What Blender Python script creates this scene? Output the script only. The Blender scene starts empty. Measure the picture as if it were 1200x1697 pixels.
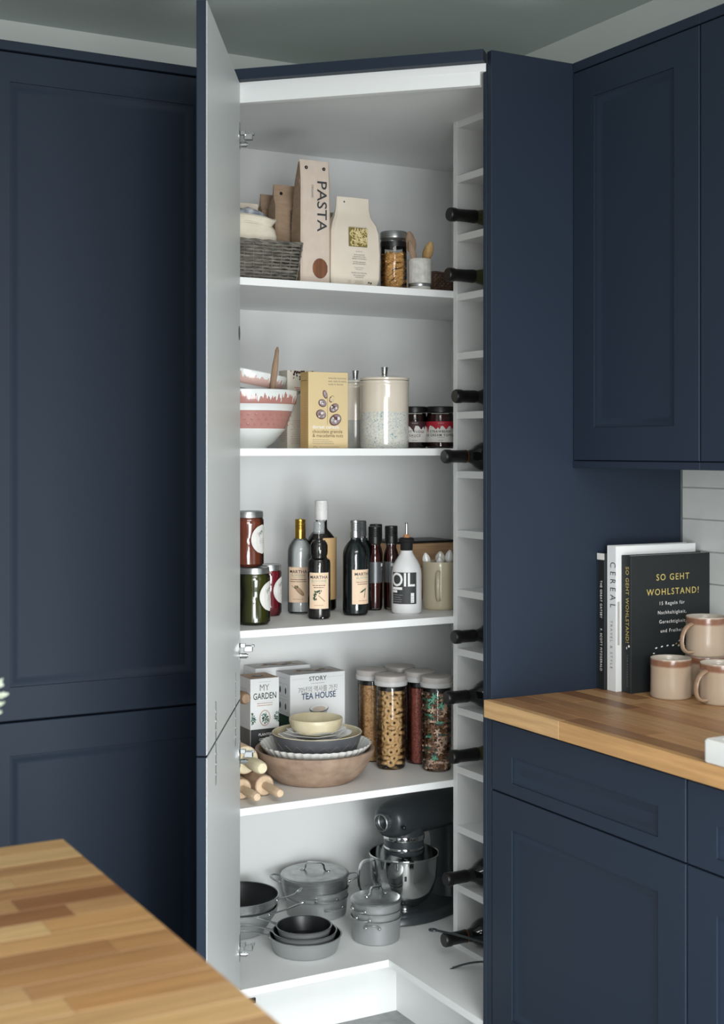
import bpy, math, random
from mathutils import Matrix, Vector
random.seed(7)
PI = math.pi
SC = bpy.context.scene
COL = SC.collection

# ------------------------------------------------------------------ camera
TH = math.radians(28.81)
CAMP = (-2.2506, -3.5322, 1.4472)
FW = (math.sin(TH), math.cos(TH)); RT = (math.cos(TH), -math.sin(TH))
cd = bpy.data.cameras.new('camera'); cam = bpy.data.objects.new('camera', cd); COL.objects.link(cam)
cam.location = CAMP; cam.rotation_euler = (PI/2, 0, -TH)
cd.sensor_fit = 'VERTICAL'; cd.sensor_height = 36.0
cd.lens = 2279.0/1697.0*36.0
cd.shift_y = -(848.5-745.0)/1697.0
cd.clip_start = 0.05
cd.dof.use_dof = True; cd.dof.focus_distance = 3.3; cd.dof.aperture_fstop = 5.0
SC.camera = cam
# ------------------------------------------------------------------ world, lights, exposure
def s2l(c):
    return tuple(((x/255)/12.92 if x/255 <= .04045 else ((x/255+.055)/1.055)**2.4) for x in c)
W = bpy.data.worlds.new('world'); SC.world = W; W.use_nodes = True
W.node_tree.nodes['Background'].inputs[0].default_value = (.90, .96, 1.0, 1)
W.node_tree.nodes['Background'].inputs[1].default_value = .14
def area(name, loc, target, sx, sy, power, col=(1, 1, 1), spread=PI):
    l = bpy.data.lights.new(name, 'AREA'); l.shape = 'RECTANGLE'; l.size = sx; l.size_y = sy
    l.energy = power; l.color = col; l.spread = spread
    o = bpy.data.objects.new(name, l); COL.objects.link(o); o.location = loc
    d = Vector(target)-Vector(loc); o.rotation_euler = d.to_track_quat('-Z', 'Y').to_euler()
    return o
for i, dx in enumerate((-.27, .27)):
    for j, z in enumerate((1.72, 2.22)):
        area('window_light', (-2.45+dx*RT[0], -6.2+dx*RT[1], z), (-.7, -.4, .9), .44, .44, 8.5, (.97, .99, 1))
area('front_fill_light', (-2.3, -4.6, 1.15), (-.75, -.5, .25), 1.3, 1.3, 29, (.97, .99, 1), 1.9)  # unseen soft fill added behind the camera to brighten the pantry
area('low_fill_light', (-1.2, -3.3, .5), (-.75, -.5, .15), 1.0, .8, 18.5, (.93, .98, 1), 2.1)  # added low fill panel out of frame, lifts the bottom shelves
area('ceiling_light', (-1.5, -3.4, 2.52), (-1.5, -3.399, 0), 1.5, 1.3, 56, (1, .99, .97))
area('side_window_light', (-3.6, -2.0, 1.9), (-.8, -1.2, .9), 1.2, 1.2, 11, (.95, .98, 1))
SC.view_settings.view_transform = 'Standard'; SC.view_settings.look = 'None'
SC.view_settings.gamma = 1; SC.view_settings.use_curve_mapping = False
SC.view_settings.exposure = 0.0
try: SC.cycles.transparent_max_bounces = 24
except Exception: pass

# ------------------------------------------------------------------ materials
def newmat(name):
    m = bpy.data.materials.new(name); m.use_nodes = True
    nt = m.node_tree; return m, nt, nt.nodes['Principled BSDF'], nt.links
def N(nt, t, **k):
    n = nt.nodes.new(t)
    for a, b in k.items(): setattr(n, a, b)
    return n
def coords(nt, stretch=(1, 1, 1), rnd=False):
    tc = N(nt, 'ShaderNodeTexCoord'); mp = N(nt, 'ShaderNodeMapping'); mp.inputs['Scale'].default_value = stretch
    nt.links.new(tc.outputs['Object'], mp.inputs['Vector'])
    if rnd:
        oi = N(nt, 'ShaderNodeObjectInfo'); mu = N(nt, 'ShaderNodeMath', operation='MULTIPLY'); mu.inputs[1].default_value = 37.3
        nt.links.new(oi.outputs['Random'], mu.inputs[0]); nt.links.new(mu.outputs[0], mp.inputs['Location'])
        return mp.outputs[0], oi.outputs['Random']
    return mp.outputs[0]
def mat(name, rgb, rough=.5, metal=0, var=None, bump=None, spec=.5, coat=0, rnd=False, trans=0, alpha=1):
    """var=(scale, second colour, stretch[, detail]) mixes a second colour by noise; bump=(scale, strength, stretch) gives fine relief"""
    m, nt, b, L = newmat(name)
    b.inputs['Roughness'].default_value = rough; b.inputs['Metallic'].default_value = metal
    b.inputs['Specular IOR Level'].default_value = spec; b.inputs['Coat Weight'].default_value = coat
    b.inputs['Coat Roughness'].default_value = .06
    b.inputs['Transmission Weight'].default_value = trans
    c = s2l(rgb)+(1,)
    b.inputs['Base Color'].default_value = c
    if var:
        sc, rgb2, st = var[:3]
        co = coords(nt, st, rnd); co = co[0] if rnd else co
        no = N(nt, 'ShaderNodeTexNoise'); no.inputs['Scale'].default_value = sc; no.inputs['Detail'].default_value = var[3] if len(var) > 3 else 4
        L.new(co, no.inputs['Vector'])
        rp = N(nt, 'ShaderNodeValToRGB'); rp.color_ramp.elements[0].position = .35; rp.color_ramp.elements[1].position = .68
        rp.color_ramp.elements[0].color = c; rp.color_ramp.elements[1].color = s2l(rgb2)+(1,)
        L.new(no.outputs['Fac'], rp.inputs['Fac']); L.new(rp.outputs[0], b.inputs['Base Color'])
    if bump:
        sc, stg, st = bump
        no = N(nt, 'ShaderNodeTexNoise'); no.inputs['Scale'].default_value = sc; no.inputs['Detail'].default_value = 3
        L.new(coords(nt, st), no.inputs['Vector'])
        bp = N(nt, 'ShaderNodeBump'); bp.inputs['Strength'].default_value = stg; bp.inputs['Distance'].default_value = .002
        L.new(no.outputs['Fac'], bp.inputs['Height']); L.new(bp.outputs[0], b.inputs['Normal'])
    return m
def thin_glass(name, tint=(1, 1, 1)):
    m, nt, b, L = newmat(name); nt.nodes.remove(b)
    tr = N(nt, 'ShaderNodeBsdfTransparent'); tr.inputs[0].default_value = tint+(1,)
    gl = N(nt, 'ShaderNodeBsdfGlossy'); gl.inputs['Roughness'].default_value = .02
    fr = N(nt, 'ShaderNodeFresnel'); fr.inputs[0].default_value = 1.45
    mx = N(nt, 'ShaderNodeMixShader')
    L.new(fr.outputs[0], mx.inputs[0]); L.new(tr.outputs[0], mx.inputs[1]); L.new(gl.outputs[0], mx.inputs[2])
    L.new(mx.outputs[0], nt.nodes['Material Output'].inputs[0]); return m
def stave_mat(name, cols, along, rough=.42):
    m, nt, b, L = newmat(name); b.inputs['Roughness'].default_value = rough
    st = (3, 60, 60) if along == 'x' else (60, 3, 60)
    co, rv = coords(nt, st, True)
    rp = N(nt, 'ShaderNodeValToRGB')
    while len(rp.color_ramp.elements) < len(cols): rp.color_ramp.elements.new(.5)
    for i, c in enumerate(cols):
        rp.color_ramp.elements[i].position = i/(len(cols)-1); rp.color_ramp.elements[i].color = s2l(c)+(1,)
    L.new(rv, rp.inputs['Fac'])
    no = N(nt, 'ShaderNodeTexNoise'); no.inputs['Scale'].default_value = 1.6; no.inputs['Detail'].default_value = 6; no.inputs['Roughness'].default_value = .65
    L.new(co, no.inputs['Vector'])
    r2 = N(nt, 'ShaderNodeValToRGB'); r2.color_ramp.elements[0].position = .3; r2.color_ramp.elements[1].position = .72
    r2.color_ramp.elements[0].color = (.62, .56, .5, 1); r2.color_ramp.elements[1].color = (1.12, 1.1, 1.05, 1)
    L.new(no.outputs['Fac'], r2.inputs['Fac'])
    mx = N(nt, 'ShaderNodeMix', data_type='RGBA', blend_type='MULTIPLY'); mx.inputs[0].default_value = .75
    L.new(rp.outputs[0], mx.inputs[6]); L.new(r2.outputs[0], mx.inputs[7]); L.new(mx.outputs[2], b.inputs['Base Color'])
    return m
NAVY = mat('navy_paint', (36, 46, 60), .52, spec=.22, bump=(260, .02, (1, 1, 1)))
WHITE = mat('white_board', (239, 240, 239), .45, var=(3, (236, 238, 237), (1, 1, 1)))
DOORIN = mat('pale_grey_board', (214, 217, 216), .4, var=(2, (208, 212, 212), (1, 1, 1)))
CEIL = mat('ceiling_paint', (200, 209, 205), .9, bump=(90, .05, (1, 1, 1)))
WALLP = mat('wall_paint', (216, 222, 217), .85, bump=(120, .05, (1, 1, 1)))
TILEW = mat('glazed_white_tile', (214, 217, 214), .22, var=(9, (206, 210, 207), (1, 1, 1)), bump=(14, .12, (1, 1, 1)))
GROUT = mat('grout', (150, 152, 150), .9, var=(60, (140, 142, 140), (1, 1, 1)))
FLOORT = mat('grey_floor_tile', (150, 152, 152), .55, var=(40, (134, 136, 136), (1, 1, 1), 8))
STEEL = mat('brushed_steel', (190, 192, 192), .34, .9, var=(30, (160, 163, 163), (1, 1, 20)))
ALU = mat('satin_aluminium', (172, 175, 175), .45, .6, var=(8, (162, 165, 166), (1, 1, 1)))
CHROME = mat('polished_steel', (205, 207, 207), .09, 1, var=(2, (195, 198, 198), (1, 1, 1)))
NONSTICK = mat('black_nonstick', (26, 28, 30), .35, var=(120, (32, 34, 36), (1, 1, 1)))
BLACKP = mat('black_plastic', (14, 14, 15), .4, var=(40, (18, 18, 19), (1, 1, 1)))
IRON = mat('dark_grey_enamel', (48, 54, 57), .34, var=(200, (54, 60, 63), (1, 1, 1)), bump=(400, .08, (1, 1, 1)))
KRAFT = mat('kraft_paper', (160, 136, 114), .8, var=(30, (146, 122, 100), (1, 1, 3)), bump=(25, .25, (1, 1, .4)))
KRAFTL = mat('pale_kraft_paper', (212, 197, 183), .8, var=(40, (205, 189, 174), (1, 1, 1)), bump=(16, .1, (1, 1, 1)))
CREAMP = mat('cream_paper', (226, 216, 200), .8, var=(14, (219, 207, 190), (1, 1, 1)), bump=(14, .3, (1, 1, .5)))
CLOTH = mat('cream_cotton', (228, 220, 203), .95, var=(30, (214, 204, 186), (1, 1, 1)), bump=(160, .4, (1, 1, 1)))
WICKG = mat('grey_wicker', (128, 124, 114), .8, var=(34, (74, 70, 64), (1, 1, 4)), bump=(90, .5, (1, 1, 1)))
WICKB = mat('brown_wicker', (98, 72, 56), .8, var=(60, (56, 40, 32), (1, 1, 1)), bump=(90, .5, (1, 1, 1)))
GLASS = thin_glass('clear_glass', (.965, .975, .97))
GLASSG = thin_glass('greenish_glass', (.9, .93, .9))
PASTA = mat('dry_pasta', (212, 168, 106), .6, var=(60, (190, 142, 82), (1, 1, 1)))
PASTAP = mat('pale_pasta', (222, 208, 158), .6, var=(90, (196, 178, 120), (1, 1, 1)))
SPAG = mat('wholewheat_spaghetti', (150, 92, 46), .55, var=(120, (116, 66, 28), (1, 1, .05)))
SPOONW = mat('spoon_wood', (150, 124, 100), .6, var=(18, (128, 102, 80), (6, 6, 1)))
DIPW = mat('dipper_wood', (198, 166, 114), .6, var=(18, (178, 144, 94), (6, 6, 1)))
PINW = mat('beech_wood', (220, 194, 164), .55, var=(14, (204, 176, 144), (8, 1, 8)))
PINB = mat('brown_beech', (170, 142, 120), .55, var=(14, (152, 124, 102), (8, 1, 8)))
PINP = mat('pale_lime_wood', (226, 216, 184), .55, var=(14, (216, 204, 170), (8, 1, 8)))
CERW = mat('white_ceramic', (232, 232, 228), .25, coat=.4, var=(12, (226, 226, 222), (1, 1, 1)))
CERC = mat('cream_ceramic', (218, 208, 192), .16, coat=.6, var=(10, (213, 202, 185), (1, 1, 1)))
CERG = mat('grey_ceramic', (205, 202, 192), .2, coat=.5, var=(10, (198, 195, 186), (1, 1, 1)))
MUGC = mat('cream_mug_glaze', (200, 189, 164), .22, coat=.4, var=(12, (194, 182, 156), (1, 1, 1)))
GREYL = mat('pale_grey_plastic', (182, 176, 172), .5, var=(10, (176, 170, 166), (1, 1, 1)))
SILI = mat('clear_grey_plastic', (196, 196, 194), .3, var=(10, (188, 188, 187), (1, 1, 1)))
TERRA = mat('brown_stoneware', (166, 142, 122), .7, var=(26, (138, 114, 96), (1, 1, 1.5), 6), bump=(60, .3, (1, 1, 1)))
DKGREY = mat('charcoal_glaze', (92, 93, 97), .35, var=(30, (82, 83, 88), (1, 1, 1)))
CREAMG = mat('cream_glaze', (222, 212, 182), .35, var=(20, (206, 194, 160), (1, 1, 1)), bump=(40, .3, (1, 1, .3)))
PAPERW = mat('white_card', (232, 233, 233), .55, var=(6, (227, 229, 229), (1, 1, 1)))
PAPERB = mat('page_block', (226, 224, 218), .8, var=(300, (208, 206, 200), (1, 1, 1)))
CARDY = mat('golden_card', (217, 195, 150), .6, var=(5, (212, 189, 144), (1, 1, 1)))
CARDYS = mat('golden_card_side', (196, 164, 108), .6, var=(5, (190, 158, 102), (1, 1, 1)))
BLACKC = mat('black_cloth_cover', (24, 29, 31), .55, var=(200, (28, 33, 35), (1, 1, 1)))
LABEL = mat('peach_label', (236, 208, 180), .7, var=(8, (232, 203, 174), (1, 1, 1)))
TAN = mat('tan_label', (198, 164, 116), .7, var=(8, (190, 156, 108), (1, 1, 1)))
LABW = mat('white_label', (226, 224, 220), .6, var=(40, (214, 212, 208), (1, 1, 1)))
def ink(name, rgb, rough=.6, metal=0): return mat(name, rgb, rough, metal, var=(50, tuple(max(0, c-6) for c in rgb), (1, 1, 1)))
I_BLACK = ink('black_ink', (30, 30, 32)); I_GREY = ink('grey_ink', (120, 118, 116)); I_LGREY = ink('pale_grey_ink', (178, 176, 174))
I_WHITE = ink('white_ink', (238, 238, 236)); I_GOLD = ink('gold_foil', (222, 200, 122), .35, .5); I_GREEN = ink('green_ink', (44, 84, 60))
I_LGREEN = ink('pale_green_ink', (130, 168, 150)); I_BLUE = ink('navy_ink', (58, 78, 112)); I_BROWN = ink('brown_ink', (92, 62, 52))
I_MAUVE = ink('mauve_ink', (150, 130, 134)); I_RED = ink('red_ink', (176, 30, 52)); I_PINK = ink('pink_ink', (196, 112, 108))
I_OLIVE = ink('olive_ink', (128, 112, 60)); I_DGREEN = ink('dark_green_ink', (28, 62, 46)); I_CHAR = ink('charcoal_ink', (58, 60, 62))
I_PLUM = ink('dark_plum_ink', (58, 24, 30)); I_TAN = ink('tan_ink', (176, 140, 110)); I_SKY = ink('pale_blue_ink', (150, 172, 200))
I_DSIL = ink('dark_metallic_label', (104, 107, 109), .38, .55)
I_SIL = ink('silver_foil', (150, 152, 154), .3, .6)
def liquid(name, rgb): return mat(name, rgb, .18, var=(6, tuple(int(c*.86) for c in rgb), (1, 1, 1)), coat=.3)

# ------------------------------------------------------------------ mesh builder
class G:
    def __init__(s): s.v = []; s.f = []; s.M = None
    def add(s, vs, fs, M=None):
        n = len(s.v)
        for p in vs:
            p = Vector(p)
            if M is not None: p = M @ p
            if s.M is not None: p = s.M @ p
            s.v.append(tuple(p))
        s.f += [tuple(i+n for i in q) for q in fs]; return s
    def box(s, x0, y0, z0, x1, y1, z1, b=0, M=None):
        if b <= 0:
            vs = [(x, y, z) for z in (z0, z1) for y in (y0, y1) for x in (x0, x1)]
            return s.add(vs, [(0, 2, 3, 1), (4, 5, 7, 6), (0, 1, 5, 4), (2, 6, 7, 3), (0, 4, 6, 2), (1, 3, 7, 5)], M)
        vs = []; idx = {}
        lo = (x0, y0, z0); hi = (x1, y1, z1)
        for c in range(8):
            sg = [(c >> a) & 1 for a in range(3)]
            for a in range(3):
                p = [0]*3
                for k in range(3):
                    e = hi[k] if sg[k] else lo[k]
                    p[k] = e if k == a else (e-b if sg[k] else e+b)
                idx[c, a] = len(vs); vs.append(p)
        fs = []
        for a in range(3):
            u, w = (a+1) % 3, (a+2) % 3
            for sd in (0, 1):
                cs = [(sd << a) | (i << u) | (j << w) for i, j in ((0, 0), (1, 0), (1, 1), (0, 1))]
                q = [idx[c, a] for c in cs]; fs.append(q if sd else q[::-1])
        for a in range(3):
            u, w = (a+1) % 3, (a+2) % 3
            for i in (0, 1):
                for j in (0, 1):
                    c0 = (i << u) | (j << w); c1 = c0 | (1 << a)
                    q = [idx[c0, u], idx[c1, u], idx[c1, w], idx[c0, w]]
                    fs.append(q if i == j else q[::-1])
        for c in range(8):
            q = [idx[c, 0], idx[c, 1], idx[c, 2]]
            fs.append(q if bin(c).count('1') % 2 else q[::-1])
        return s.add(vs, fs, M)
    def lathe(s, prof, n=36, c=(0, 0), M=None, wob=None):
        vs = []; rings = []
        for r, z in prof:
            if r <= 1e-6: rings.append([len(vs)]); vs.append((c[0], c[1], z))
            else:
                ring = []
                for k in range(n):
                    a = 2*PI*k/n; rr = r*(wob(a, z) if wob else 1)
                    ring.append(len(vs)); vs.append((c[0]+rr*math.cos(a), c[1]+rr*math.sin(a), z))
                rings.append(ring)
        fs = []
        for A, B in zip(rings, rings[1:]):
            for k in range(n):
                k2 = (k+1) % n
                if len(A) == 1 and len(B) == 1: break
                if len(A) == 1: fs.append((A[0], B[k2], B[k]))
                elif len(B) == 1: fs.append((A[k], A[k2], B[0]))
                else: fs.append((A[k], A[k2], B[k2], B[k]))
        return s.add(vs, fs, M)
    def tube(s, pts, r, n=8, closed=False, cap=True, flat=1.0, up=None, M=None):
        pts = [Vector(p) for p in pts]; m = len(pts); vs = []; fs = []; prev = None
        for i, p in enumerate(pts):
            a = pts[(i-1) % m] if (closed or i > 0) else p; b = pts[(i+1) % m] if (closed or i < m-1) else p
            t = (b-a).normalized()
            if prev is None:
                u = Vector(up) if up else (Vector((0, 0, 1)) if abs(t.z) < .9 else Vector((1, 0, 0)))
            else: u = prev
            u = (u-t*u.dot(t))
            u = u.normalized() if u.length > 1e-6 else t.orthogonal().normalized()
            prev = u; w = t.cross(u); rr = r[i] if isinstance(r, (list, tuple)) else r
            for k in range(n):
                an = 2*PI*k/n; vs.append(p+u*(math.cos(an)*rr*flat)+w*(math.sin(an)*rr))
        for i in range(m if closed else m-1):
            j = (i+1) % m
            for k in range(n):
                k2 = (k+1) % n; fs.append((i*n+k, i*n+k2, j*n+k2, j*n+k))
        if cap and not closed: fs += [tuple(range(n))[::-1], tuple((m-1)*n+k for k in range(n))]
        return s.add(vs, fs, M)
    def prism(s, poly, z0, z1, M=None):
        n = len(poly); vs = [(x, y, z0) for x, y in poly]+[(x, y, z1) for x, y in poly]
        fs = [tuple(range(n))[::-1], tuple(range(n, 2*n))]+[(i, (i+1) % n, n+(i+1) % n, n+i) for i in range(n)]
        return s.add(vs, fs, M)
    def loft(s, rings, cap=(True, True), M=None, closed=True):
        n = len(rings[0]); vs = [p for r in rings for p in r]; fs = []
        for i in range(len(rings)-1):
            for k in range(n if closed else n-1):
                k2 = (k+1) % n; fs.append((i*n+k, i*n+k2, (i+1)*n+k2, (i+1)*n+k))
        if cap[0]: fs.append(tuple(range(n))[::-1])
        if cap[1]: fs.append(tuple((len(rings)-1)*n+k for k in range(n)))
        return s.add(vs, fs, M)
    def mesh(s, name, smooth=35):
        m = bpy.data.meshes.new(name); m.from_pydata(s.v, [], s.f); m.validate()
        if smooth:
            m.polygons.foreach_set('use_smooth', [True]*len(m.polygons)); m.set_sharp_from_angle(angle=math.radians(smooth))
        return m
    def obj(s, name, material, parent=None, smooth=35):
        m = s.mesh(name, smooth); m.materials.append(material)
        return link(name, m, parent)
def link(name, data, parent=None):
    o = bpy.data.objects.new(name, data); COL.objects.link(o)
    if parent is not None: o.parent = parent
    return o
def tag(o, label, cat, group=None):
    o['label'] = label; o['category'] = cat
    if group: o['group'] = group
    return o
def thing(name, label, cat, loc=(0, 0, 0), rz=0, group=None):
    o = bpy.data.objects.new(name, None); o.empty_display_size = .02; COL.objects.link(o)
    o.location = loc; o.rotation_euler = (0, 0, rz); return tag(o, label, cat, group)
def struct(o): o['kind'] = 'structure'; return o
def stuff(o): o['kind'] = 'stuff'; return o
def copy_tree(o, parent=None):
    c = o.copy(); COL.objects.link(c)
    if parent is not None: c.parent = parent
    for ch in list(o.children): copy_tree(ch, c)
    return c
def T(x, y, z): return Matrix.Translation((x, y, z))
def RZ(a): return Matrix.Rotation(a, 4, 'Z')
def RX(a): return Matrix.Rotation(a, 4, 'X')
def RY(a): return Matrix.Rotation(a, 4, 'Y')

# ------------------------------------------------------------------ flat print (lettering, labels)
INKS = []
class Ink:
    """flat print laid on a face: map(u, v, h) turns face coordinates into the parent's space"""
    def __init__(s, parent, fmap): s.parent = parent; s.map = fmap; s.items = []; s.layer = 1; INKS.append(s)
    def text(s, body, size, u, v, mt, align='c', rot=0, sx=1, sp=1, bold=0): s.items.append(('t', body, size, u, v, mt, align, rot, sx, sp, bold, s.layer)); return s
    def poly(s, pts, mt, name='print'): s.items.append(('p', pts, mt, s.layer, name)); return s
    def rect(s, u0, v0, u1, v1, mt, n=1, name='print'):
        for k in range(n):
            a = u0+(u1-u0)*k/n; b = u0+(u1-u0)*(k+1)/n
            s.poly([(a, v0), (b, v0), (b, v1), (a, v1)], mt, name)
        return s
    def disc(s, u, v, r, mt, ry=None, n=20, rot=0, name='print'):
        ry = ry or r; c, d = math.cos(rot), math.sin(rot)
        return s.poly([(u+r*math.cos(2*PI*k/n)*c-ry*math.sin(2*PI*k/n)*d, v+r*math.cos(2*PI*k/n)*d+ry*math.sin(2*PI*k/n)*c) for k in range(n)], mt, name)
    def lines(s, u, v, w, mt, rows, dv=.0045, th=.0011, align='c'):
        """rows of unreadably small print, as broken dashes"""
        rnd = random.Random(int(abs(u*1e4)+abs(v*1e5)))
        for i in range(rows):
            ww = w*rnd.uniform(.6, 1); x = u-ww/2 if align == 'c' else u; e = x+ww
            while x < e:
                d = min(rnd.uniform(.002, .006), e-x); s.rect(x, v-i*dv, x+d, v-i*dv+th, mt); x += d+.0012
        return s
    def up(s): s.layer += 1; return s
def plane_map(o, ex, ey):
    o = Vector(o); ex = Vector(ex); ey = Vector(ey); nn = ex.cross(ey)
    return lambda u, v, h: tuple(o+ex*u+ey*v+nn*h)
def cyl_map(r, a0, cx=0, cy=0):
    def f(u, v, h):
        a = a0+u/r; return (cx+(r+h)*math.cos(a), cy+(r+h)*math.sin(a), v)
    f.du = r*.10
    return f
def split_tris(pts, fs, du):
    """cut print into pieces narrow enough to follow a curved face"""
    out_p, out_f = [], []
    todo = []
    for f in fs:
        for k in range(1, len(f)-1): todo.append((pts[f[0]], pts[f[k]], pts[f[k+1]]))
    while todo:
        a, b, c = todo.pop()
        e = sorted(((abs(p[0]-q[0]), i) for i, (p, q) in enumerate(((a, b), (b, c), (c, a)))), reverse=True)[0]
        if e[0] <= du: n = len(out_p); out_p += [a, b, c]; out_f.append((n, n+1, n+2)); continue
        if e[1] == 1: a, b, c = b, c, a
        elif e[1] == 2: a, b, c = c, a, b
        m = ((a[0]+b[0])/2, (a[1]+b[1])/2); todo += [(a, m, c), (m, b, c)]
    return out_p, out_f
def finish_inks():
    keys = {}
    for k in INKS:
        for it in k.items:
            if it[0] == 't': keys[(it[1], it[9], it[10])] = None
    tmp = []
    for key in keys:
        c = bpy.data.curves.new('tmp', 'FONT'); c.body = key[0]; c.size = 1; c.space_character = key[1]; c.offset = key[2]; c.resolution_u = 3
        o = bpy.data.objects.new('tmp', c); COL.objects.link(o); tmp.append((key, o, c))
    bpy.context.view_layer.update(); dg = bpy.context.evaluated_depsgraph_get()
    for key, o, c in tmp:
        m = bpy.data.meshes.new_from_object(o.evaluated_get(dg))
        vs = [(v.co.x, v.co.y) for v in m.vertices]; fs = [tuple(p.vertices) for p in m.polygons]
        keys[key] = (vs, fs); bpy.data.meshes.remove(m)
    for key, o, c in tmp: bpy.data.objects.remove(o); bpy.data.curves.remove(c)
    for k in INKS:
        per = {}
        for it in k.items:
            if it[0] == 't':
                _, body, size, u, v, mt, al, rot, sx, sp, bold, ly = it
                vs, fs = keys[(body, sp, bold)]
                if not vs: continue
                x0 = min(p[0] for p in vs); x1 = max(p[0] for p in vs)
                ox = {'c': (x0+x1)/2, 'l': x0, 'r': x1}[al]; c, d = math.cos(rot), math.sin(rot)
                pts = []
                for x, y in vs:
                    X = (x-ox)*size*sx; Y = y*size
                    pts.append((u+X*c-Y*d, v+X*d+Y*c))
                if hasattr(k.map, 'du'): pts, fs = split_tris(pts, fs, k.map.du)
                per.setdefault((mt, 'lettering'), G()).add([k.map(a, b, .00035*ly) for a, b in pts], fs)
            else:
                _, pts, mt, ly, nm = it
                fs = [tuple(range(len(pts)))]
                if hasattr(k.map, 'du'): pts, fs = split_tris(list(pts), fs, k.map.du*1.8)
                per.setdefault((mt, nm), G()).add([k.map(u, v, .00035*ly) for u, v in pts], fs)
        for (mt, nm), g in per.items(): g.obj(nm, mt, k.parent, smooth=0)

# ================================================================== SETTING
Z1, Z2, Z3, Z4, Z5 = 1.851, 1.450, 1.023, .607, .183      # tops of the pantry shelves
HT = 2.322                                                # top of the cabinets
WT = .901                                                 # top of the worktops
CEILZ = 2.549
fl = struct(G().box(-4.6, -6.4, -.06, .12, .12, -.006).obj('floor', GROUT, smooth=0))
tg = G().box(.0015, .0015, -.006, .5985, .5985, 0, .001).mesh('tile', 0); tg.materials.append(FLOORT)
for i in range(7):
    for j in range(9):
        o = link('tile', tg, fl); o.location = (-4.2-.39+.6*i+.35, -5.4+.6*j-.045, 0)
struct(G().box(-4.6, -6.4, CEILZ, .12, .12, CEILZ+.1).obj('ceiling', CEIL, smooth=0))
struct(G().box(-4.6, 0, -.06, .12, .12, CEILZ).obj('wall_back', WALLP, smooth=0))
wr = struct(G().box(0, -4.8, -.06, .12, 0, CEILZ).obj('wall_right', WALLP, smooth=0))
for r in range(7):
    z0 = 1.358-.0742*6+.0742*r; z1 = min(z0+.0742, 1.408)
    if r == 6: z1 = 1.4055
    y = -1.034+(0 if r % 2 else .15)
    while y > -2.3:
        ya, yb = max(y-.3, -2.3), min(y, -1.034)
        G().box(-.0085, ya+.001, z0+.001, 0, yb-.001, z1-.001, .0012).obj('tile', TILEW, wr, 0)
        y -= .3

# ------------------------------------------------------------------ cabinet doors with a recessed panel
def shaker(parent, name, Wd, H, t, st, M, rails=None):
    """front faces -y; x 0..Wd, z 0..H, y 0..t; returns the door object, its recessed panel is a child"""
    rb, rtp = rails or (st, st)
    def rect(x0, z0, x1, z1, y): return [(x0, y, z0), (x1, y, z0), (x1, y, z1), (x0, y, z1)]
    e = .0012; i = (st, rb, Wd-st, H-rtp)
    g = G(); g.M = M
    g.loft([rect(0, 0, Wd, H, t), rect(0, 0, Wd, H, e), rect(e, e, Wd-e, H-e, 0), rect(*i, 0), rect(*i, .013)], cap=(True, False))
    d = g.obj(name, NAVY, parent, 20)
    p = G(); p.M = M
    rings = []
    for ins, y in [(.0002, .0030)]+[(.001+.021*q/10, .0032+.0048*(.5-.5*math.cos(PI*q/10))) for q in range(11)]:
        rings.append(rect(i[0]+ins, i[1]+ins, i[2]-ins, i[3]-ins, y))
    p.loft(rings, cap=(False, True)); p.obj('panel', NAVY, d, 40)
    return d
# tall cabinet on the back wall
tc = thing('tall_cabinet', 'tall navy two-door cabinet against the back wall, left of the open pantry door', 'cabinet', (-1.582, -.59, 0))
shaker(tc, 'door', .594, 2.298-.866, .02, .0865, T(.003, 0, .866), (.071, .063))
shaker(tc, 'door', .594, .861-.15, .02, .0865, T(.003, 0, .15), (.07, .07))
G().box(0, .022, .15, .6, .57, HT-.002).obj('carcass', NAVY, tc, 0)
G().box(0, .05, 0, .6, .066, .149).obj('plinth', NAVY, tc, 0)
G().box(0, -.003, 2.3015, .6, .021, HT, .001).obj('cornice', NAVY, tc, 0)
# wall units on the right wall
MB = RZ(-PI/2)
def wall_unit(y0, y1, label):
    w = y0-y1
    t = thing('wall_cabinet', label, 'cabinet', (-.331, y0, 1.406))
    shaker(t, 'door', w-.004, 2.2975-1.4235, .022, .074, T(0, -.002, .0175) @ MB, (.072, .066))
    G().box(.024, -w+.0002, .004, .3225, -.0002, HT-1.4062).obj('carcass', NAVY, t, 0)
    G().box(0, -w, -.0002, .023, 0, .0155, .001).obj('pelmet', NAVY, t, 0)
    G().box(0, -w, 2.3005-1.406, .023, 0, HT-1.406, .001).obj('cornice', NAVY, t, 0)
wall_unit(-1.0325, -1.4455, 'navy wall cabinet above the worktop, next to the tall end panel')
wall_unit(-1.446, -1.90, 'second navy wall cabinet along, cut off by the edge of the frame')
# base units under the worktop
def base_unit(y0, y1, label):
    w = y0-y1; t = thing('base_cabinet', label, 'cabinet', (-.554, y0, 0))
    shaker(t, 'drawer', w-.004, .856-.7065, .022, .074, T(0, -.002, .7065) @ MB, (.027, .065))
    shaker(t, 'door', w-.004, .703-.15, .022, .074, T(0, -.002, .15) @ MB, (.076, .069))
    G().box(.024, -w+.0004, .15, .54, -.0004, .862).obj('carcass', NAVY, t, 0)
    G().box(.06, -w+.0004, 0, .076, -.0004, .149).obj('plinth', NAVY, t, 0)
base_unit(-1.0345, -1.6535, 'navy base cabinet with drawer over door, beside the pantry end panel')
base_unit(-1.654, -2.27, 'second navy base cabinet along, under the white sink')

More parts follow.
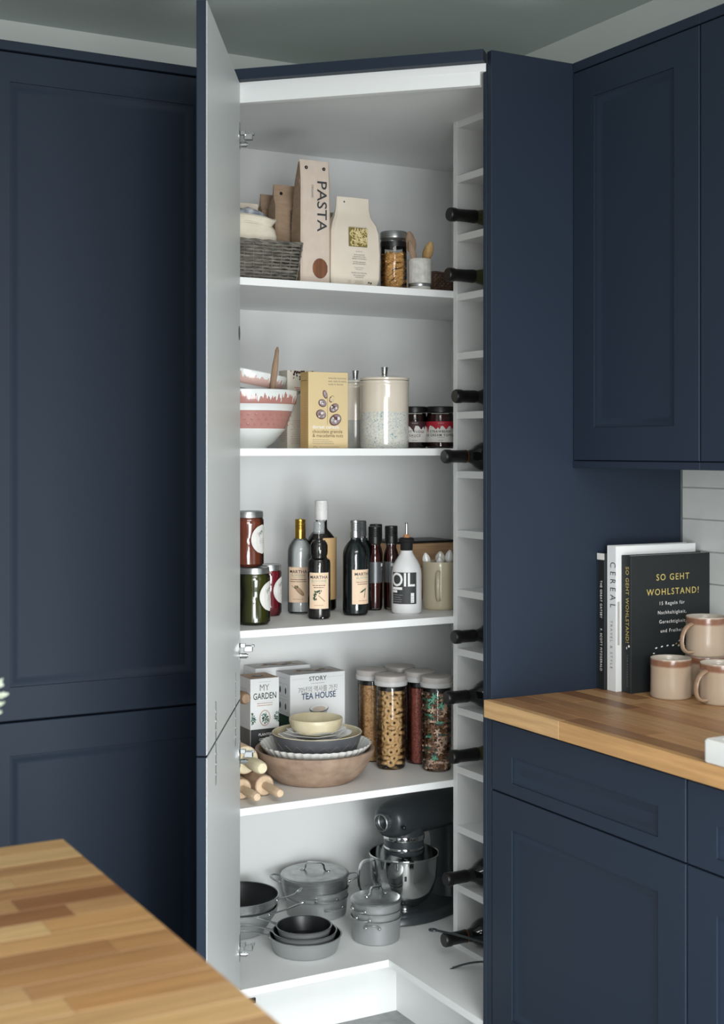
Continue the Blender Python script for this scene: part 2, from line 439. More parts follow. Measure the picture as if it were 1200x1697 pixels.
# ------------------------------------------------------------------ worktops of glued staves
def stave_top(label, name, x0, x1, y0, y1, z0, z1, along, wd, material, lens, core, skip=None):
    t = thing(name, label, 'worktop', (x0, y0, 0))
    G().box(.004, .004, z0, x1-x0-.004, y1-y0-.004, z1-.012).obj('core', core, t, 0)
    cache = {}; span = (y1-y0) if along == 'x' else (x1-x0); run = (x1-x0) if along == 'x' else (y1-y0)
    rows = round(span/wd); wd = span/rows
    for r in range(rows):
        p = -random.uniform(0, .3)
        edge = r in (0, rows-1)
        while p < run-.001:
            L = random.choice(lens); a = max(p, 0); b = min(p+L, run)
            if run-b < .07: b = run
            p = b
            if b-a < .004: continue
            key = (round(b-a, 4), edge)
            if key not in cache:
                l = b-a; zz = z0 if edge else z1-.0118
                g = G()
                if along == 'x': g.box(.0002, .0002, zz, l-.0002, wd-.0002, z1, .0007)
                else: g.box(.0002, .0002, zz, wd-.0002, l-.0002, z1, .0007)
                cache[key] = g.mesh('stave', 0); cache[key].materials.append(material)
            o = link('stave', cache[key], t)
            o.location = (a, r*wd, 0) if along == 'x' else (r*wd, a, 0)
    return t
OAKI = stave_mat('island_staves', [(118, 78, 46), (164, 126, 80), (178, 146, 100), (140, 98, 60), (184, 156, 110), (156, 114, 70)], 'x')
OAKW = stave_mat('worktop_staves', [(124, 86, 56), (186, 142, 98), (158, 114, 76), (200, 160, 114), (138, 96, 62), (178, 134, 92)], 'y')
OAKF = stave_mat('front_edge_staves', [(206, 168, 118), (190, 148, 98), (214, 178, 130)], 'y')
stave_top('oiled butcher-block island top of pale wide staves in the foreground', 'island_worktop', -2.62, -1.686, -3.0, -1.632, .861, .899, 'x', .0455, OAKI, (.34, .42, .5, .58), OAKI)
ic = thing('island_cabinet', 'navy island cabinet under the foreground butcher-block top', 'cabinet', (-2.6, -2.98, 0))
G().box(.02, .04, .1, .88, 1.30, .8605, .001).obj('carcass', NAVY, ic, 0)
G().box(.06, .08, 0, .84, 1.26, .0995).obj('plinth', NAVY, ic, 0)
wt = stave_top('oak butcher-block worktop running along the right wall under the mugs', 'worktop', -.5545, -.009, -2.27, -1.034, .8635, WT, 'y', .0455, OAKW, (.36, .44, .52, .62), OAKW)
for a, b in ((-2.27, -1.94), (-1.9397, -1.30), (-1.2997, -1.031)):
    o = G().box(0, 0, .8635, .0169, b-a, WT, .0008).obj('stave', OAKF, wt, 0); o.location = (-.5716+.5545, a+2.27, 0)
# white sink at the worktop's front edge
sk = thing('sink', 'white ceramic sink with a flat rim, proud of the worktop front edge', 'sink', (-.5705, -1.7120, WT))
g = G()
def rr(x0, y0, x1, y1, r, z, n=5):
    out = []
    for cx, cy, a0 in ((x1-r, y1-r, 0), (x0+r, y1-r, 90), (x0+r, y0+r, 180), (x1-r, y0+r, 270)):
        for k in range(n+1):
            a = math.radians(a0+90*k/n); out.append((cx+r*math.cos(a), cy+r*math.sin(a), z))
    return out
g.loft([rr(.002, -.5, .44, -.002, .008, .0005), rr(0, -.502, .442, 0, .01, .003), rr(0, -.502, .442, 0, .01, .038), rr(.003, -.499, .439, -.003, .009, .0415),
        rr(.018, -.484, .424, -.018, .02, .0415), rr(.021, -.481, .421, -.021, .02, .038), rr(.03, -.47, .41, -.03, .03, .008), rr(.05, -.45, .39, -.05, .03, .006)], cap=(True, True))
g.obj('basin', CERW, sk, 40)
G().lathe([(0, .0065), (.022, .0065), (.022, .009), (.019, .010), (.0, .0095)], 20, (.22, -.25)).obj('drain', CHROME, sk)

# ================================================================== PANTRY
X0, XB, YB = -.967, -.030, -.047
YF, XL = -.578, -.551
pc = thing('pantry_cabinet', 'tall corner pantry with its door open showing white shelves of food and pans', 'cabinet', (X0, YB, 0))
def pm(g, name, m=WHITE, parent=pc, sm=0):
    g.v = [(x-X0, y-YB, z) for x, y, z in g.v]; return g.obj(name, m, parent, sm)
pm(G().box(X0-.016, -.575, 0, X0, YB, 2.297), 'side_panel')
pm(G().box(XB, -1.013, 0, XB+.016, YB, 2.297), 'side_panel')
pm(G().box(X0, YB, 0, XB, YB+.016, 2.297), 'back_panel')
pm(G().prism([(X0, YB), (X0, -.60), (-.556, -1.012), (XB, -1.012), (XB, YB)][::-1], 2.2794, 2.297), 'top_panel')
for z in (Z1, Z2, Z3, Z4):
    pm(G().box(X0, YF, z-.018, XB, YB, z, .0008), 'shelf')
pm(G().prism([(X0, YB), (X0, YF), (XL, YF), (XL, -1.012), (XB, -1.012), (XB, YB)], Z5-.018, Z5), 'bottom_shelf')
pm(G().box(X0, -.464, 0, -.462, -.448, Z5-.0182), 'plinth')
pm(G().box(-.462, -1.012, 0, -.446, -.448, Z5-.0182), 'plinth')
# diagonal front: white rail, navy cornice
D0 = Vector((-.9705, -.6005)); D1 = Vector((-.556, -1.0135)); dd = (D1-D0).normalized(); dnn = Vector((dd.y, -dd.x))
def diag(a, b, o0, o1): return [tuple(D0+dd*a+dnn*o0), tuple(D0+dd*b+dnn*o0), tuple(D0+dd*b+dnn*o1), tuple(D0+dd*a+dnn*o1)]
LD = (D1-D0).length
pm(G().prism(diag(.004, LD-.012, -.002, -.020)[::-1], 2.250, 2.2972), 'front_rail')
pm(G().prism(diag(-.006, LD+.0, .022, -.02)[::-1], 2.2974, HT), 'cornice', NAVY)
pm(G().box(-.552, -1.032, 0, -.009, -1.014, HT, .0012), 'end_panel', NAVY)
pm(G().box(-.553, -1.0135, 0, -.535, -1.0, 2.297, .001), 'edge_strip', NAVY)
c = pm(G().box(-.90, -.4655, .098, -.862, -.4642, .110).box(-.869, -.470, .098, -.862, -.4642, .110), 'plinth_clip', BLACKP)
# open door in two leaves
PH = Vector((-.9627, -.6045)); DA = math.atan2(-.868, -.496)
MD = T(PH.x, PH.y, 0) @ RZ(DA)
def leaf(z0, z1, hz, strips):
    M = MD @ T(0, -.020, 0)
    g = T(-X0, -YB, 0) @ M
    d = shaker(pc, 'door', .596, z1-z0, .0185, .0865, g @ T(0, 0, z0), (.07, .07))
    d['label'] = 'navy outside, pale grey inside face'
    b = G(); b.M = g; b.box(.0012, .0186, z0+.0012, .5948, .0200, z1-.0012).obj('inner_face', DOORIN, d, 0)
    for z in hz:
        h = G(); h.M = g
        h.box(.004, .0201, z-.030, .022, .0215, z+.030, .0005)                 # plate
        h.tube([(.013, .0200, z), (.013, .0212, z)], .0172, 20, up=(1, 0, 0))      # cup flange
        h.box(.006, .0216, z+.002, .016, .034, z+.012, .0008)                   # arm
        h.box(-.004, .030, z-.008, .012, .050, z+.006, .0012)
        h.box(-.001, .046, z+.003, .011, .054, z+.008, .0008)
        h.tube([(.004, .0216, z-.018), (.004, .036, z-.018)], .006, 10, up=(1, 0, 0))
        h.tube([(.004, .036, z-.018), (.004, .039, z-.018)], .004, 10, up=(1, 0, 0))
        h.obj('hinge', CHROME, d, 30)
    for x in strips:
        s = G(); s.M = g
        za, zb = (z0+.0015, .948) if z0 > .5 else (.784, z1-.0015)
        s.box(x-.006, .0201, za, x+.006, .0212, zb, .0004)
        for zz in (za+.02, (za+zb)/2, zb-.02): s.tube([(x, .0211, zz), (x, .0222, zz)], .004, 10, up=(1, 0, 0))
        s.obj('joining_strip', STEEL, d, 30)
    if z0 > .5:
        s = G(); s.M = g
        s.tube([(.019, .02005, 1.7155), (.019, .0206, 1.7155)], .0165, 24, up=(1, 0, 0)).obj('hinge_bore', BLACKP, d, 30)
leaf(.870, 2.2945, (2.171, .988), (.466, .109))
leaf(.15, .8665, (.744, .298), (.466, .109))

# wine rack
wk = thing('wine_rack', 'white open wine rack standing on the right of the pantry floor', 'rack', (-.361, YF, Z5))
for y in (YF, -.724):
    G().box(0, y-.018-YF, 0, .328, y-YF, 2.2792-Z5, .0006).obj('panel', WHITE, wk, 0)
cols = ((-.596, -.724),)
for k in range(15):
    zt = (.197+.1495*k if k < 14 else 2.2792)-Z5
    for ya, yb in cols:
        G().box(.001, yb-YF+.0002, zt-.018, .327, ya-YF-.0002, zt, .0006).obj('shelf', WHITE, wk, 0)
def wine(kind, tipx, zc, label, y=-.652):
    t = thing('wine_bottle', label, 'bottle', (tipx+.3, y, zc), 0, 'wine bottles lying in the rack')
    M = RY(-PI/2)          # local z (up the bottle) runs to -x, base of the bottle at 0
    gm = WGREEN if kind == 'b' else WDARK
    g = G()
    if kind == 'b': pr = [(0, 0), (.034, 0), (.0385, .004), (.0385, .10), (.037, .125), (.031, .155), (.022, .185), (.0165, .215), (.0145, .245), (.0145, .296), (0, .296)]
    else: pr = [(0, 0), (.033, 0), (.0365, .004), (.0365, .175), (.0345, .19), (.027, .205), (.0185, .216), (.0150, .230), (.0145, .245), (.0145, .296), (0, .296)]
    g.lathe(pr, 28, M=M).obj('body', gm, t)
    z0 = .222 if kind == 'b' else .237
    g = G(); g.lathe([(.0152 if kind == 'd' else .0168, z0), (.0158 if kind == 'd' else .0170, z0+.002), (.0156, .25), (.0156, .278), (.0172, .281), (.0175, .290), (.0172, .296), (.0150, .2995), (0, .300)], 24, M=M)
    g.obj('capsule', CAPS, t)
    if kind == 'r' or kind == 'd':
        pass
    return t
WGREEN = mat('olive_bottle_glass', (70, 72, 36), .08, var=(5, (58, 60, 30), (1, 1, 1)), coat=.5)
WDARK = mat('black_bottle_glass', (22, 27, 27), .08, var=(5, (16, 20, 20), (1, 1, 1)), coat=.5)
CAPS = mat('black_foil_capsule', (16, 15, 16), .38, var=(80, (22, 20, 21), (1, 1, 1)))
COPPER = mat('copper_band', (150, 98, 62), .3, .8, var=(50, (130, 82, 50), (1, 1, 1)))
wl = [('b', -.422, 12, 'olive wine bottle with black cap in the top filled slot of the rack', 0), ('b', -.427, 11, 'olive wine bottle level with the brown wicker basket', 0),
      ('n', -.405, 9, 'black-capped wine bottle in the slot above the one ringed in copper', 0), ('d', -.437, 8, 'dark wine bottle with copper ring beside the ice cream topping jar', 1),
      ('n', -.408, 5, 'black-capped wine bottle below the slots by the cream mug', 0), ('d', -.430, 4, 'dark round-shouldered wine bottle just above the worktop corner level', 0),
      ('b', -.416, 3, 'olive wine bottle level with the bottom of the flower biscuit jar', 0), ('d', -.432, 1, 'dark wine bottle beside the stand mixer bowl', 0),
      ('d', -.437, 0, 'dark wine bottle with copper ring lying in the lowest slot', 1)]
for kind, tx, k, lab, ring in wl:
    zt = .197+.1495*k
    t = wine({'n': 'd'}.get(kind, kind), tx, zt+(.0385 if kind == 'b' else .0366)+.0006, lab)
    if ring: G().lathe([(.0150, .2325), (.0162, .233), (.0166, .2350), (.0162, .237)], 24, M=RY(-PI/2)).obj('ring', COPPER, t)

# ================================================================== SHELF 1 (top)
def grid_paper_bag(parent, name, m, half, deep, M=None, nx=5, crease=.0):
    """loft of rectangles: half=[(z, half width, front y, back y)]"""
    g = G(); g.M = M; rings = []
    for z, hw, yf, yb in half:
        b = min(.006, hw*.3, abs(yb-yf)*.3)
        rings.append([(-hw+b, yf, z), (0, yf-crease, z), (hw-b, yf, z), (hw, yf+b, z), (hw*(1), (yf+yb)/2, z), (hw, yb-b, z), (hw-b, yb, z), (-hw+b, yb, z), (-hw, yb-b, z), (-hw, (yf+yb)/2, z), (-hw, yf+b, z)])
    g.loft(rings); return g.obj(name, m, parent, 30)
# pasta carton
t = thing('pasta_bag', 'tall pale kraft PASTA packet with round spaghetti window near the shelf edge', 'packet', (-.732, -.538, Z1))
grid_paper_bag(t, 'bag', KRAFTL, [(0, .041, 0, .05), (.004, .0415, -.001, .052), (.15, .0415, -.001, .05), (.25, .041, 0, .034), (.297, .040, .008, .016), (.303, .040, .010, .014)], 0)
k = G().add([(-.0418, .002, .002), (-.0418, .052, .002), (-.0418, .050, .15), (-.0414, .034, .25), (-.0405, .016, .297), (-.0405, .008, .297), (-.0416, .001, .25), (-.0418, .0005, .15)], [(0, 1, 2, 3, 4, 5, 6, 7)][::-1])
k.obj('gusset', KRAFT, t, 0)
for x in (-.024, .024):
    G().tube([(x, .0065, .2835), (x, .004, .2832)], .0042, 14, up=(1, 0, 0)).obj('eyelet', BLACKP, t)
    G().tube([(x, .0042, .2835), (x, .0034, .2832)], .0017, 10, up=(1, 0, 0)).obj('eyelet_pin', STEEL, t)
i = Ink(t, plane_map((0, -.0014, 0), (1, 0, 0), (0, 0, 1)))
i.text('PASTA', .0375, .003, .1895, I_CHAR, 'c', -PI/2, 1.15, 1.0, .006); i.text('ORGANIC', .008, -.013, .225, I_GREY, 'c', -PI/2, .9)
i.disc(.0105, .0385, .0205, I_BROWN, .0245, 28, name='window_rim')
g = G()
for q in range(13):
    x = .0105+(-6+q)*.0031; hh = .0235*math.sqrt(max(0, 1-((x-.0105)/.0198)**2))
    if hh > .003: g.tube([(x, -.0022, .0385-hh), (x, -.0024, .0385), (x, -.0022, .0385+hh)], .0014, 5)
stuff(g.obj('spaghetti', SPAG, t))
# two brown kraft bags
for x, y, w, h, lab, eye in ((-.766, -.46, .036, .253, 'brown kraft bag with one eyelet, leaning behind the PASTA packet', 1), (-.775, -.375, .024, .243, 'smaller brown kraft bag with folded top, behind the one with an eyelet', 0)):
    t = thing('paper_bag', lab, 'packet', (x, y, Z1))
    grid_paper_bag(t, 'bag', KRAFT, [(0, w, 0, .06), (.12, w+.001, -.001, .06), (.2, w, 0, .05), (h-.03, w-.001, .012, .03), (h, w-.001, .016, .022)], 0)
    if eye:
        G().tube([(-.017, .0175, h-.022), (-.017, .0120, h-.022)], .0042, 14, up=(1, 0, 0)).obj('eyelet', BLACKP, t)
        i = Ink(t, plane_map((0, -.0008, 0), (1, 0, 0), (0, 0, 1)))
        i.text('GRANOLA', .011, .001, .165, I_CHAR, 'c', -PI/2, .9); i.text('MUESLI', .036, .008, .135, I_BLACK, 'c', -PI/2, 1.2, 1.05, .01)
    else: G().box(-w+.001, .013, h-.036, w-.001, .0160, h-.033).obj('fold', KRAFT, t, 0)
# carton behind the packet of pasta pieces
t = thing('carton', 'sage grey carton peeping between the PASTA packet and the cream bag', 'packet', (-.60, -.40, Z1))
G().box(-.04, 0, 0, .03, .06, .205, .001).obj('box', mat('sage_card', (172, 170, 152), .7, var=(10, (164, 162, 144), (1, 1, 1))), t, 0)
# cream bag with a window
t = thing('pasta_bag', 'cream paper bag with square window of pale pasta and fine print', 'packet', (-.618, -.532, Z1))
H = .2235
grid_paper_bag(t, 'bag', CREAMP, [(0, .064, .004, .07), (.02, .069, -.004, .076), (.08, .070, -.006, .078), (.135, .068, -.003, .07), (.155, .063, .0, .056), (.175, .052, .008, .034), (.195, .047, .013, .024), (H, .0455, .014, .020)], 0, crease=.003)
i = Ink(t, plane_map((.004, -.0105, 0), (1, 0, 0), (0, .0, 1)))
i.rect(-.029, .0985, .0225, .1455, I_OLIVE, name='window_rim')
g = G(); rnd = random.Random(3)
for q in range(75):
    u = rnd.uniform(-.024, .024); v = rnd.uniform(.102, .142); a = rnd.uniform(0, PI)
    dx, dz = math.cos(a)*.006, math.sin(a)*.006
    cl = lambda s, lo, hi: max(lo, min(hi, s))
    g.tube([(cl(.004+u-dx, -.0245, .026), -.0125, cl(v-dz, .0995, .1445)), (cl(.004+u+dx, -.0245, .026), -.0130, cl(v+dz, .0995, .1445))], .0014, 5)
stuff(g.obj('pasta_pieces', PASTAP, t))
i.lines(0, .086, .03, I_LGREY, 1); i.lines(0, .078, .045, I_GREY, 3, .005); i.lines(0, .060, .052, I_GREY, 2, .0045); i.lines(0, .046, .03, I_LGREY, 2); i.lines(0, .033, .056, I_GREY, 1); i.lines(0, .027, .034, I_GREY, 2)
i.lines(-.028, .013, .01, I_LGREY, 2); i.lines(.0, .013, .03, I_LGREY, 2); i.disc(.027, .011, .0022, I_BLACK); i.disc(.033, .010, .0022, I_BLACK)
i2 = Ink(t, lambda u, v, h: (u, .0040-h+(v-.1665)*(.44) if v < .19 else .0122-h, v))
for q in range(3):
    i2.disc(-.012, .168+.0, .016-.004*q, (I_GREY, CREAMP, I_GREY)[q], .009-.0028*q, 24); i2.up()
i2.lines(-.014, .184, .04, I_GREY, 2, .005, .0012)
for x in (-.026, .016): G().tube([(x, .0150, H-.012), (x, .0122, H-.012)], .0022, 10, up=(1, 0, 0)).obj('eyelet', I_BLACK, t)
# glass jar of fusilli
def clip_jar_body(t, r, h, n=36, lip=0): 
    return G().lathe([(r*.9, .001), (r, .006), (r, h-.01), (r*.97, h-.004), (r*.97, h)], n).obj('glass', GLASS, t)
t = thing('storage_jar', 'glass jar of corkscrew pasta with a steel lid behind the spoon cup', 'jar', (-.484, -.488, Z1))
clip_jar_body(t, .0335, .135)
G().lathe([(.0, .1375), (.031, .1375), (.0335, .1365), (.0345, .134), (.0345, .1495), (.033, .152), (0, .1525)], 36).obj('lid', STEEL, t)
G().lathe([(.0337, .112), (.0339, .113), (.0339, .125), (.0335, .1255)], 36).obj('seal_band', BLACKP, t)
def fusilli(L=.034, r=.0058):
    g = G(); n = 22
    for k in range(3):
        pts = [(r*.55*math.cos(2*PI*(k/3+1.6*q/n)), r*.55*math.sin(2*PI*(k/3+1.6*q/n)), -L/2+L*q/n) for q in range(n+1)]
        g.tube(pts, r*.42, 6)
    m = g.mesh('pasta_twist'); m.materials.append(PASTA); return m
fm = fusilli(); rnd = random.Random(5)
lev = 0
for q in range(56):
    ring = q % 8; lv = q//8
    a = 2*PI*ring/8+lv*.5+rnd.uniform(-.15, .15); rad = .0225 if ring % 8 < 7 else .006
    o = link('pasta_twist', fm); tag(o, 'corkscrew pasta piece inside the steel-lidded jar', 'pasta', 'corkscrew pasta in the steel-lidded jar')
    o.location = (-.484+rad*math.cos(a), -.488+rad*math.sin(a), Z1+.014+lv*.0125+rnd.uniform(-.002, .002))
    tl = rnd.uniform(.9, 1.5); o.rotation_euler = (0, tl, a+PI/2+rnd.uniform(-.35, .35))
# ribbed cup of wooden tools
t = thing('utensil_cup', 'ribbed white ceramic cup with silver band holding wooden tools', 'cup', (-.4235, -.516, Z1))
g = G(); nn = 72
g.lathe([(0, 0), (.0275, 0), (.0285, .002), (.0285, .012)], nn)
g.lathe([(.0285, .020), (.0298, .024), (.0298, .068)], nn, wob=lambda a, z: 1+(.018*math.cos(18*a) if .021 < z < .067 else 0))
g.lathe([(.0298, .068), (.0305, .070), (.0305, .081), (.0295, .083), (.0272, .082), (.0265, .07), (.026, .01), (0, .01)], nn)
g.obj('cup', mat('white_stoneware', (208, 206, 200), .6, var=(90, (186, 184, 178), (1, 1, 1)), bump=(120, .2, (1, 1, 1))), t, 50)
G().lathe([(.0287, .0118), (.0292, .013), (.0292, .0195), (.0287, .0205)], 48).obj('band', STEEL, t)
def spoon(name, label, base, tip, bw, bl, m, cat='spoon', flat=.3, hw=.0045, bowl=True):
    """spoon from the handle foot BASE to the far end TIP, its blade bl long and 2*bw wide at the tip end"""
    b = Vector(base); e = Vector(tip); d = (e-b); L = d.length
    t = thing(name, label, cat, base)
    q = d.to_track_quat('Z', 'Y').to_matrix().to_4x4()
    side = Vector((RT[0], RT[1], 0))
    z = d.normalized(); x = (side-z*side.dot(z)).normalized(); y = z.cross(x)
    M = Matrix(((x.x, y.x, z.x, 0), (x.y, y.y, z.y, 0), (x.z, y.z, z.z, 0), (0, 0, 0, 1)))
    rings = []; n = 14; s0 = L-bl
    prof = [(0, hw*.9, hw*.8), (.1*L, hw, hw*.8), (s0-.012, hw, hw*.8), (s0, hw*1.25, hw*.8)]
    for k in range(1, 12):
        f_ = k/12; prof.append((s0+bl*f_, max(hw*.9, bw*math.sin(PI*min(1, .12+f_*.88))**.6 if f_ < .99 else bw*.2), bw*flat*(1-.3*f_)))
    prof.append((L, bw*.25, bw*flat*.4))
    for zz, a, c in prof: rings.append([(a*math.cos(2*PI*k/n), c*math.sin(2*PI*k/n), zz) for k in range(n)])
    G().loft(rings, M=M).obj('body', m, t, 50)
    return t, M, L
t, M, L = spoon('wooden_spoon', 'broad dark wooden spoon standing in the ribbed cup', (-.432, -.516, Z1+.0105), (-.4545, -.516, Z1+.153), .0135, .055, SPOONW)
t, M, L = spoon('wooden_spatula', 'narrow wooden stick with a pale ribbed head leaning left in the cup', (-.420, -.524, Z1+.0105), (-.462, -.53, Z1+.125), .0085, .05, SPOONW)
def dipper(label, base, tip, m):
    b = Vector(base); d = Vector(tip)-b; L = d.length; t = thing('honey_dipper', label, 'dipper', base)
    M = d.to_track_quat('Z', 'Y').to_matrix().to_4x4()
    pr = [(0, 0), (.0038, .0), (.0042, .01), (.0042, L-.048)]
    for k in range(15):
        zz = L-.046+.046*k/14; rr_ = .004+.0095*math.sin(PI*min(.97, (k+2)/17))**.8
        pr += [(rr_, zz), (rr_, zz+.0016), (rr_*.86, zz+.0022)]
    pr += [(.006, L+.003), (0, L+.004)]
    G().lathe(pr, 18, M=M).obj('body', m, t, 60)
dipper('yellow wooden honey dipper leaning right out of the ribbed cup', (-.429, -.512, Z1+.0105), (-.395, -.524, Z1+.125), DIPW)
# small brown basket
def basket(t, x0, x1, y0, y1, h, m, taper=.0, rows=12, amp=.0022, sp=.016, rr_=.0026):
    """woven walls: courses of strands going over and under upright stakes"""
    def per(z):
        k = taper*(1-z/h); return (x0+k, y0+k, x1-k, y1-k)
    g = G(); st = G()
    for r in range(rows):
        z = rr_+(h-2*rr_)*r/(rows-1); a, b, c, d = per(z); pts = []
        corners = [(a, b), (c, b), (c, d), (a, d)]; idx = 0
        for q in range(4):
            p, e = Vector(corners[q]), Vector(corners[(q+1) % 4]); L = (e-p).length; n = max(2, int(L/sp*2)); dv = (e-p)/L; no = Vector((dv.y, -dv.x))
            for k in range(n):
                off = amp*math.sin(PI*(k+.5)+r*PI) if True else 0
                w = p+dv*(L*(k+.25)/n)+no*off; pts.append((w.x, w.y, z+random.uniform(-.0007, .0007))); idx += 1
        g.tube(pts, rr_*random.uniform(.85, 1.15), 5, closed=True)
    for q in range(4):
        for k in range(int(([x1-x0, y1-y0][q % 2])/sp)+1):
            f_ = k/max(1, int(([x1-x0, y1-y0][q % 2])/sp)); pts = []
            for z in (0, h*.5, h):
                a, b, c, d = per(z); cs = [(a, b), (c, b), (c, d), (a, d)]; p, e = Vector(cs[q]), Vector(cs[(q+1) % 4]); w = p+(e-p)*f_
                dv = (e-p).normalized(); w += Vector((dv.y, -dv.x))*amp*.6
                pts.append((w.x, w.y, z))
            st.tube(pts, .0014, 5)
    a, b, c, d = per(h)
    rim = G()
    for ph in (0, PI):
        pts = []
        cs = [(a, b), (c, b), (c, d), (a, d)]
        for q in range(4):
            p, e = Vector(cs[q]), Vector(cs[(q+1) % 4]); L = (e-p).length; n = max(3, int(L/.008))
            for k in range(n):
                w = p+(e-p)*(k/n); an = ph+len(pts)*.7; pts.append((w.x, w.y+.0022*math.cos(an), h+.002+.0022*math.sin(an)))
        rim.tube(pts, .003, 6, closed=True)
    stuff(g.obj('weave', m, t, 60)); stuff(st.obj('stakes', m, t, 60)); rim.obj('rim', m, t, 60)
    a, b, c, d = per(0); G().box(a, b, 0, c, d, .003).obj('base', m, t, 0)
t = thing('basket', 'small brown wicker basket beside the ribbed cup', 'basket', (-.345, -.50, Z1))
basket(t, -.037, .07, 0, .1, .052, WICKB, .004, 10, .002, .012, .003)
# grey basket with packets
t = thing('basket', 'grey wicker basket of packets and a cotton bag beside the PASTA packet', 'basket', (-.86, -.546, Z1))
basket(t, -.094, .086, 0, .15, .091, WICKG, .012, 12, .0026, .024, .0036)
t = thing('cotton_bag', 'cream drawstring cotton bag with rolled open top in the grey basket', 'bag', (-.890, -.535, Z1+.004))
rings = []
for z, hw, yf, yb in ((0, .056, .02, .10), (.06, .070, .014, .11), (.10, .0745, .012, .112), (.118, .071, .014, .11), (.126, .062, .018, .10), (.131, .066, .014, .106), (.139, .073, .008, .112), (.143, .070, .012, .108), (.138, .062, .022, .10), (.10, .06, .03, .09)):
    ring = []
    for k in range(28):
        a = 2*PI*k/28; e_ = .62
        cx_ = math.copysign(abs(math.cos(a))**e_, math.cos(a)); sy = math.copysign(abs(math.sin(a))**e_, math.sin(a))
        w = 1+.02*math.sin(5*a+z*60)
        ring.append((hw*cx_*w, (yf+yb)/2+(yb-yf)/2*sy*w, z*1.07+.004*math.sin(3*a+1)*(z > .1)))
    rings.append(ring)
G().loft(rings, cap=(True, False)).obj('bag', CLOTH, t, 60)
G().tube([(.062*math.cos(2*PI*k/24), .06+.046*math.sin(2*PI*k/24), .1350+.003*math.sin(6*PI*k/24+1)) for k in range(24)], .0022, 6, closed=True).obj('drawstring', CLOTH, t)
t = thing('food_packet', 'white plastic packet with blue print poking out of the cotton bag', 'packet', (-.890, -.475, Z1+.05))
rings = []
for z, s in ((0, .8), (.06, .92), (.108, 1.05), (.122, .85), (.130, .3)):
    rings.append([(s*.056*math.cos(2*PI*k/20)*(1+.1*math.sin(4*2*PI*k/20+z*90)), s*.034*math.sin(2*PI*k/20), z+.004*math.sin(3*2*PI*k/20)) for k in range(20)])
pk = mat('printed_film', (214, 216, 220), .3, var=(42, (92, 104, 128), (1, 1, 1.4), 2))
G().loft(rings).obj('film', pk, t, 50)
t = thing('food_packet', 'cream carton standing at the back of the grey basket', 'packet', (-.89, -.425, Z1+.004))
G().box(-.05, 0, 0, .055, .018, .200, .001).box(-.05, -.0006, .178, .055, 0, .1795).obj('box', CREAMP, t, 0)

# ================================================================== SHELF 2
def drip_mat(name, base, glaze, z_lo, z_hi, zs=None, dl=.034):
    """banded glaze: stops zs=[(z, colour)...] by height, white drips running down from the rim"""
    m, nt, b, L = newmat(name); b.inputs['Roughness'].default_value = .2; b.inputs['Coat Weight'].default_value = .5; b.inputs['Coat Roughness'].default_value = .06
    tc = N(nt, 'ShaderNodeTexCoord'); sx = N(nt, 'ShaderNodeSeparateXYZ'); L.new(tc.outputs['Object'], sx.inputs[0])
    rp = N(nt, 'ShaderNodeValToRGB'); rp.color_ramp.interpolation = 'CONSTANT'
    mr = N(nt, 'ShaderNodeMapRange'); mr.inputs[1].default_value = z_lo; mr.inputs[2].default_value = z_hi
    L.new(sx.outputs[2], mr.inputs[0]); L.new(mr.outputs[0], rp.inputs[0])
    els = rp.color_ramp.elements
    while len(els) < len(zs): els.new(.5)
    for k, (z, c) in enumerate(zs): els[k].position = max(0, (z-z_lo)/(z_hi-z_lo)); els[k].color = s2l(c)+(1,)
    mp = N(nt, 'ShaderNodeMapping'); mp.inputs['Scale'].default_value = (1, 1, .06); L.new(tc.outputs['Object'], mp.inputs[0])
    no = N(nt, 'ShaderNodeTexNoise'); no.inputs['Scale'].default_value = 130; no.inputs['Detail'].default_value = 1; L.new(mp.outputs[0], no.inputs['Vector'])
    m2 = N(nt, 'ShaderNodeMapRange'); m2.inputs[1].default_value = .3; m2.inputs[2].default_value = .72; m2.inputs[3].default_value = z_hi-.006; m2.inputs[4].default_value = z_hi-dl
    L.new(no.outputs['Fac'], m2.inputs[0])
    gt = N(nt, 'ShaderNodeMath', operation='GREATER_THAN'); L.new(sx.outputs[2], gt.inputs[0]); L.new(m2.outputs[0], gt.inputs[1])
    mx = N(nt, 'ShaderNodeMix', data_type='RGBA'); L.new(gt.outputs[0], mx.inputs[0]); L.new(rp.outputs[0], mx.inputs[6]); mx.inputs[7].default_value = s2l(glaze)+(1,)
    L.new(mx.outputs[2], b.inputs['Base Color']); return m
PKW = (226, 230, 228); PK = (178, 128, 120)
t = thing('mixing_bowl', 'large pink banded mixing bowl with white drip glaze, the lower of two', 'bowl', (-.866, -.405, Z2))
g = G()
pr = [(0, .004), (.045, .004), (.047, 0), (.058, 0), (.060, .004), (.078, .016), (.097, .040), (.104, .047), (.1045, .048), (.118, .085), (.1205, .091), (.1225, .0915), (.1265, .1065), (.1285, .108), (.131, .112), (.1335, .128), (.134, .141), (.132, .143), (.128, .141), (.124, .12), (.105, .055), (.08, .025), (0, .015)]
g.lathe(pr, 64).obj('bowl', drip_mat('pink_drip_glaze', PK, PKW, 0, .143, [(0, PKW), (.0475, PK), (.0912, PKW), (.1078, PK)]), t, 40)
g = G()
for r_, (rad, z) in enumerate(((.1085, .058), (.1128, .070), (.1168, .0815))):
    for k in range(40):
        a = 2*PI*(k+.5*(r_ % 2))/40; g.lathe([(0, 0), (.0028, .0006), (.0034, .0), ], 8, M=T(rad*math.cos(a), rad*math.sin(a), z) @ RZ(a) @ RY(PI/2-.32) @ T(0, 0, .0012))
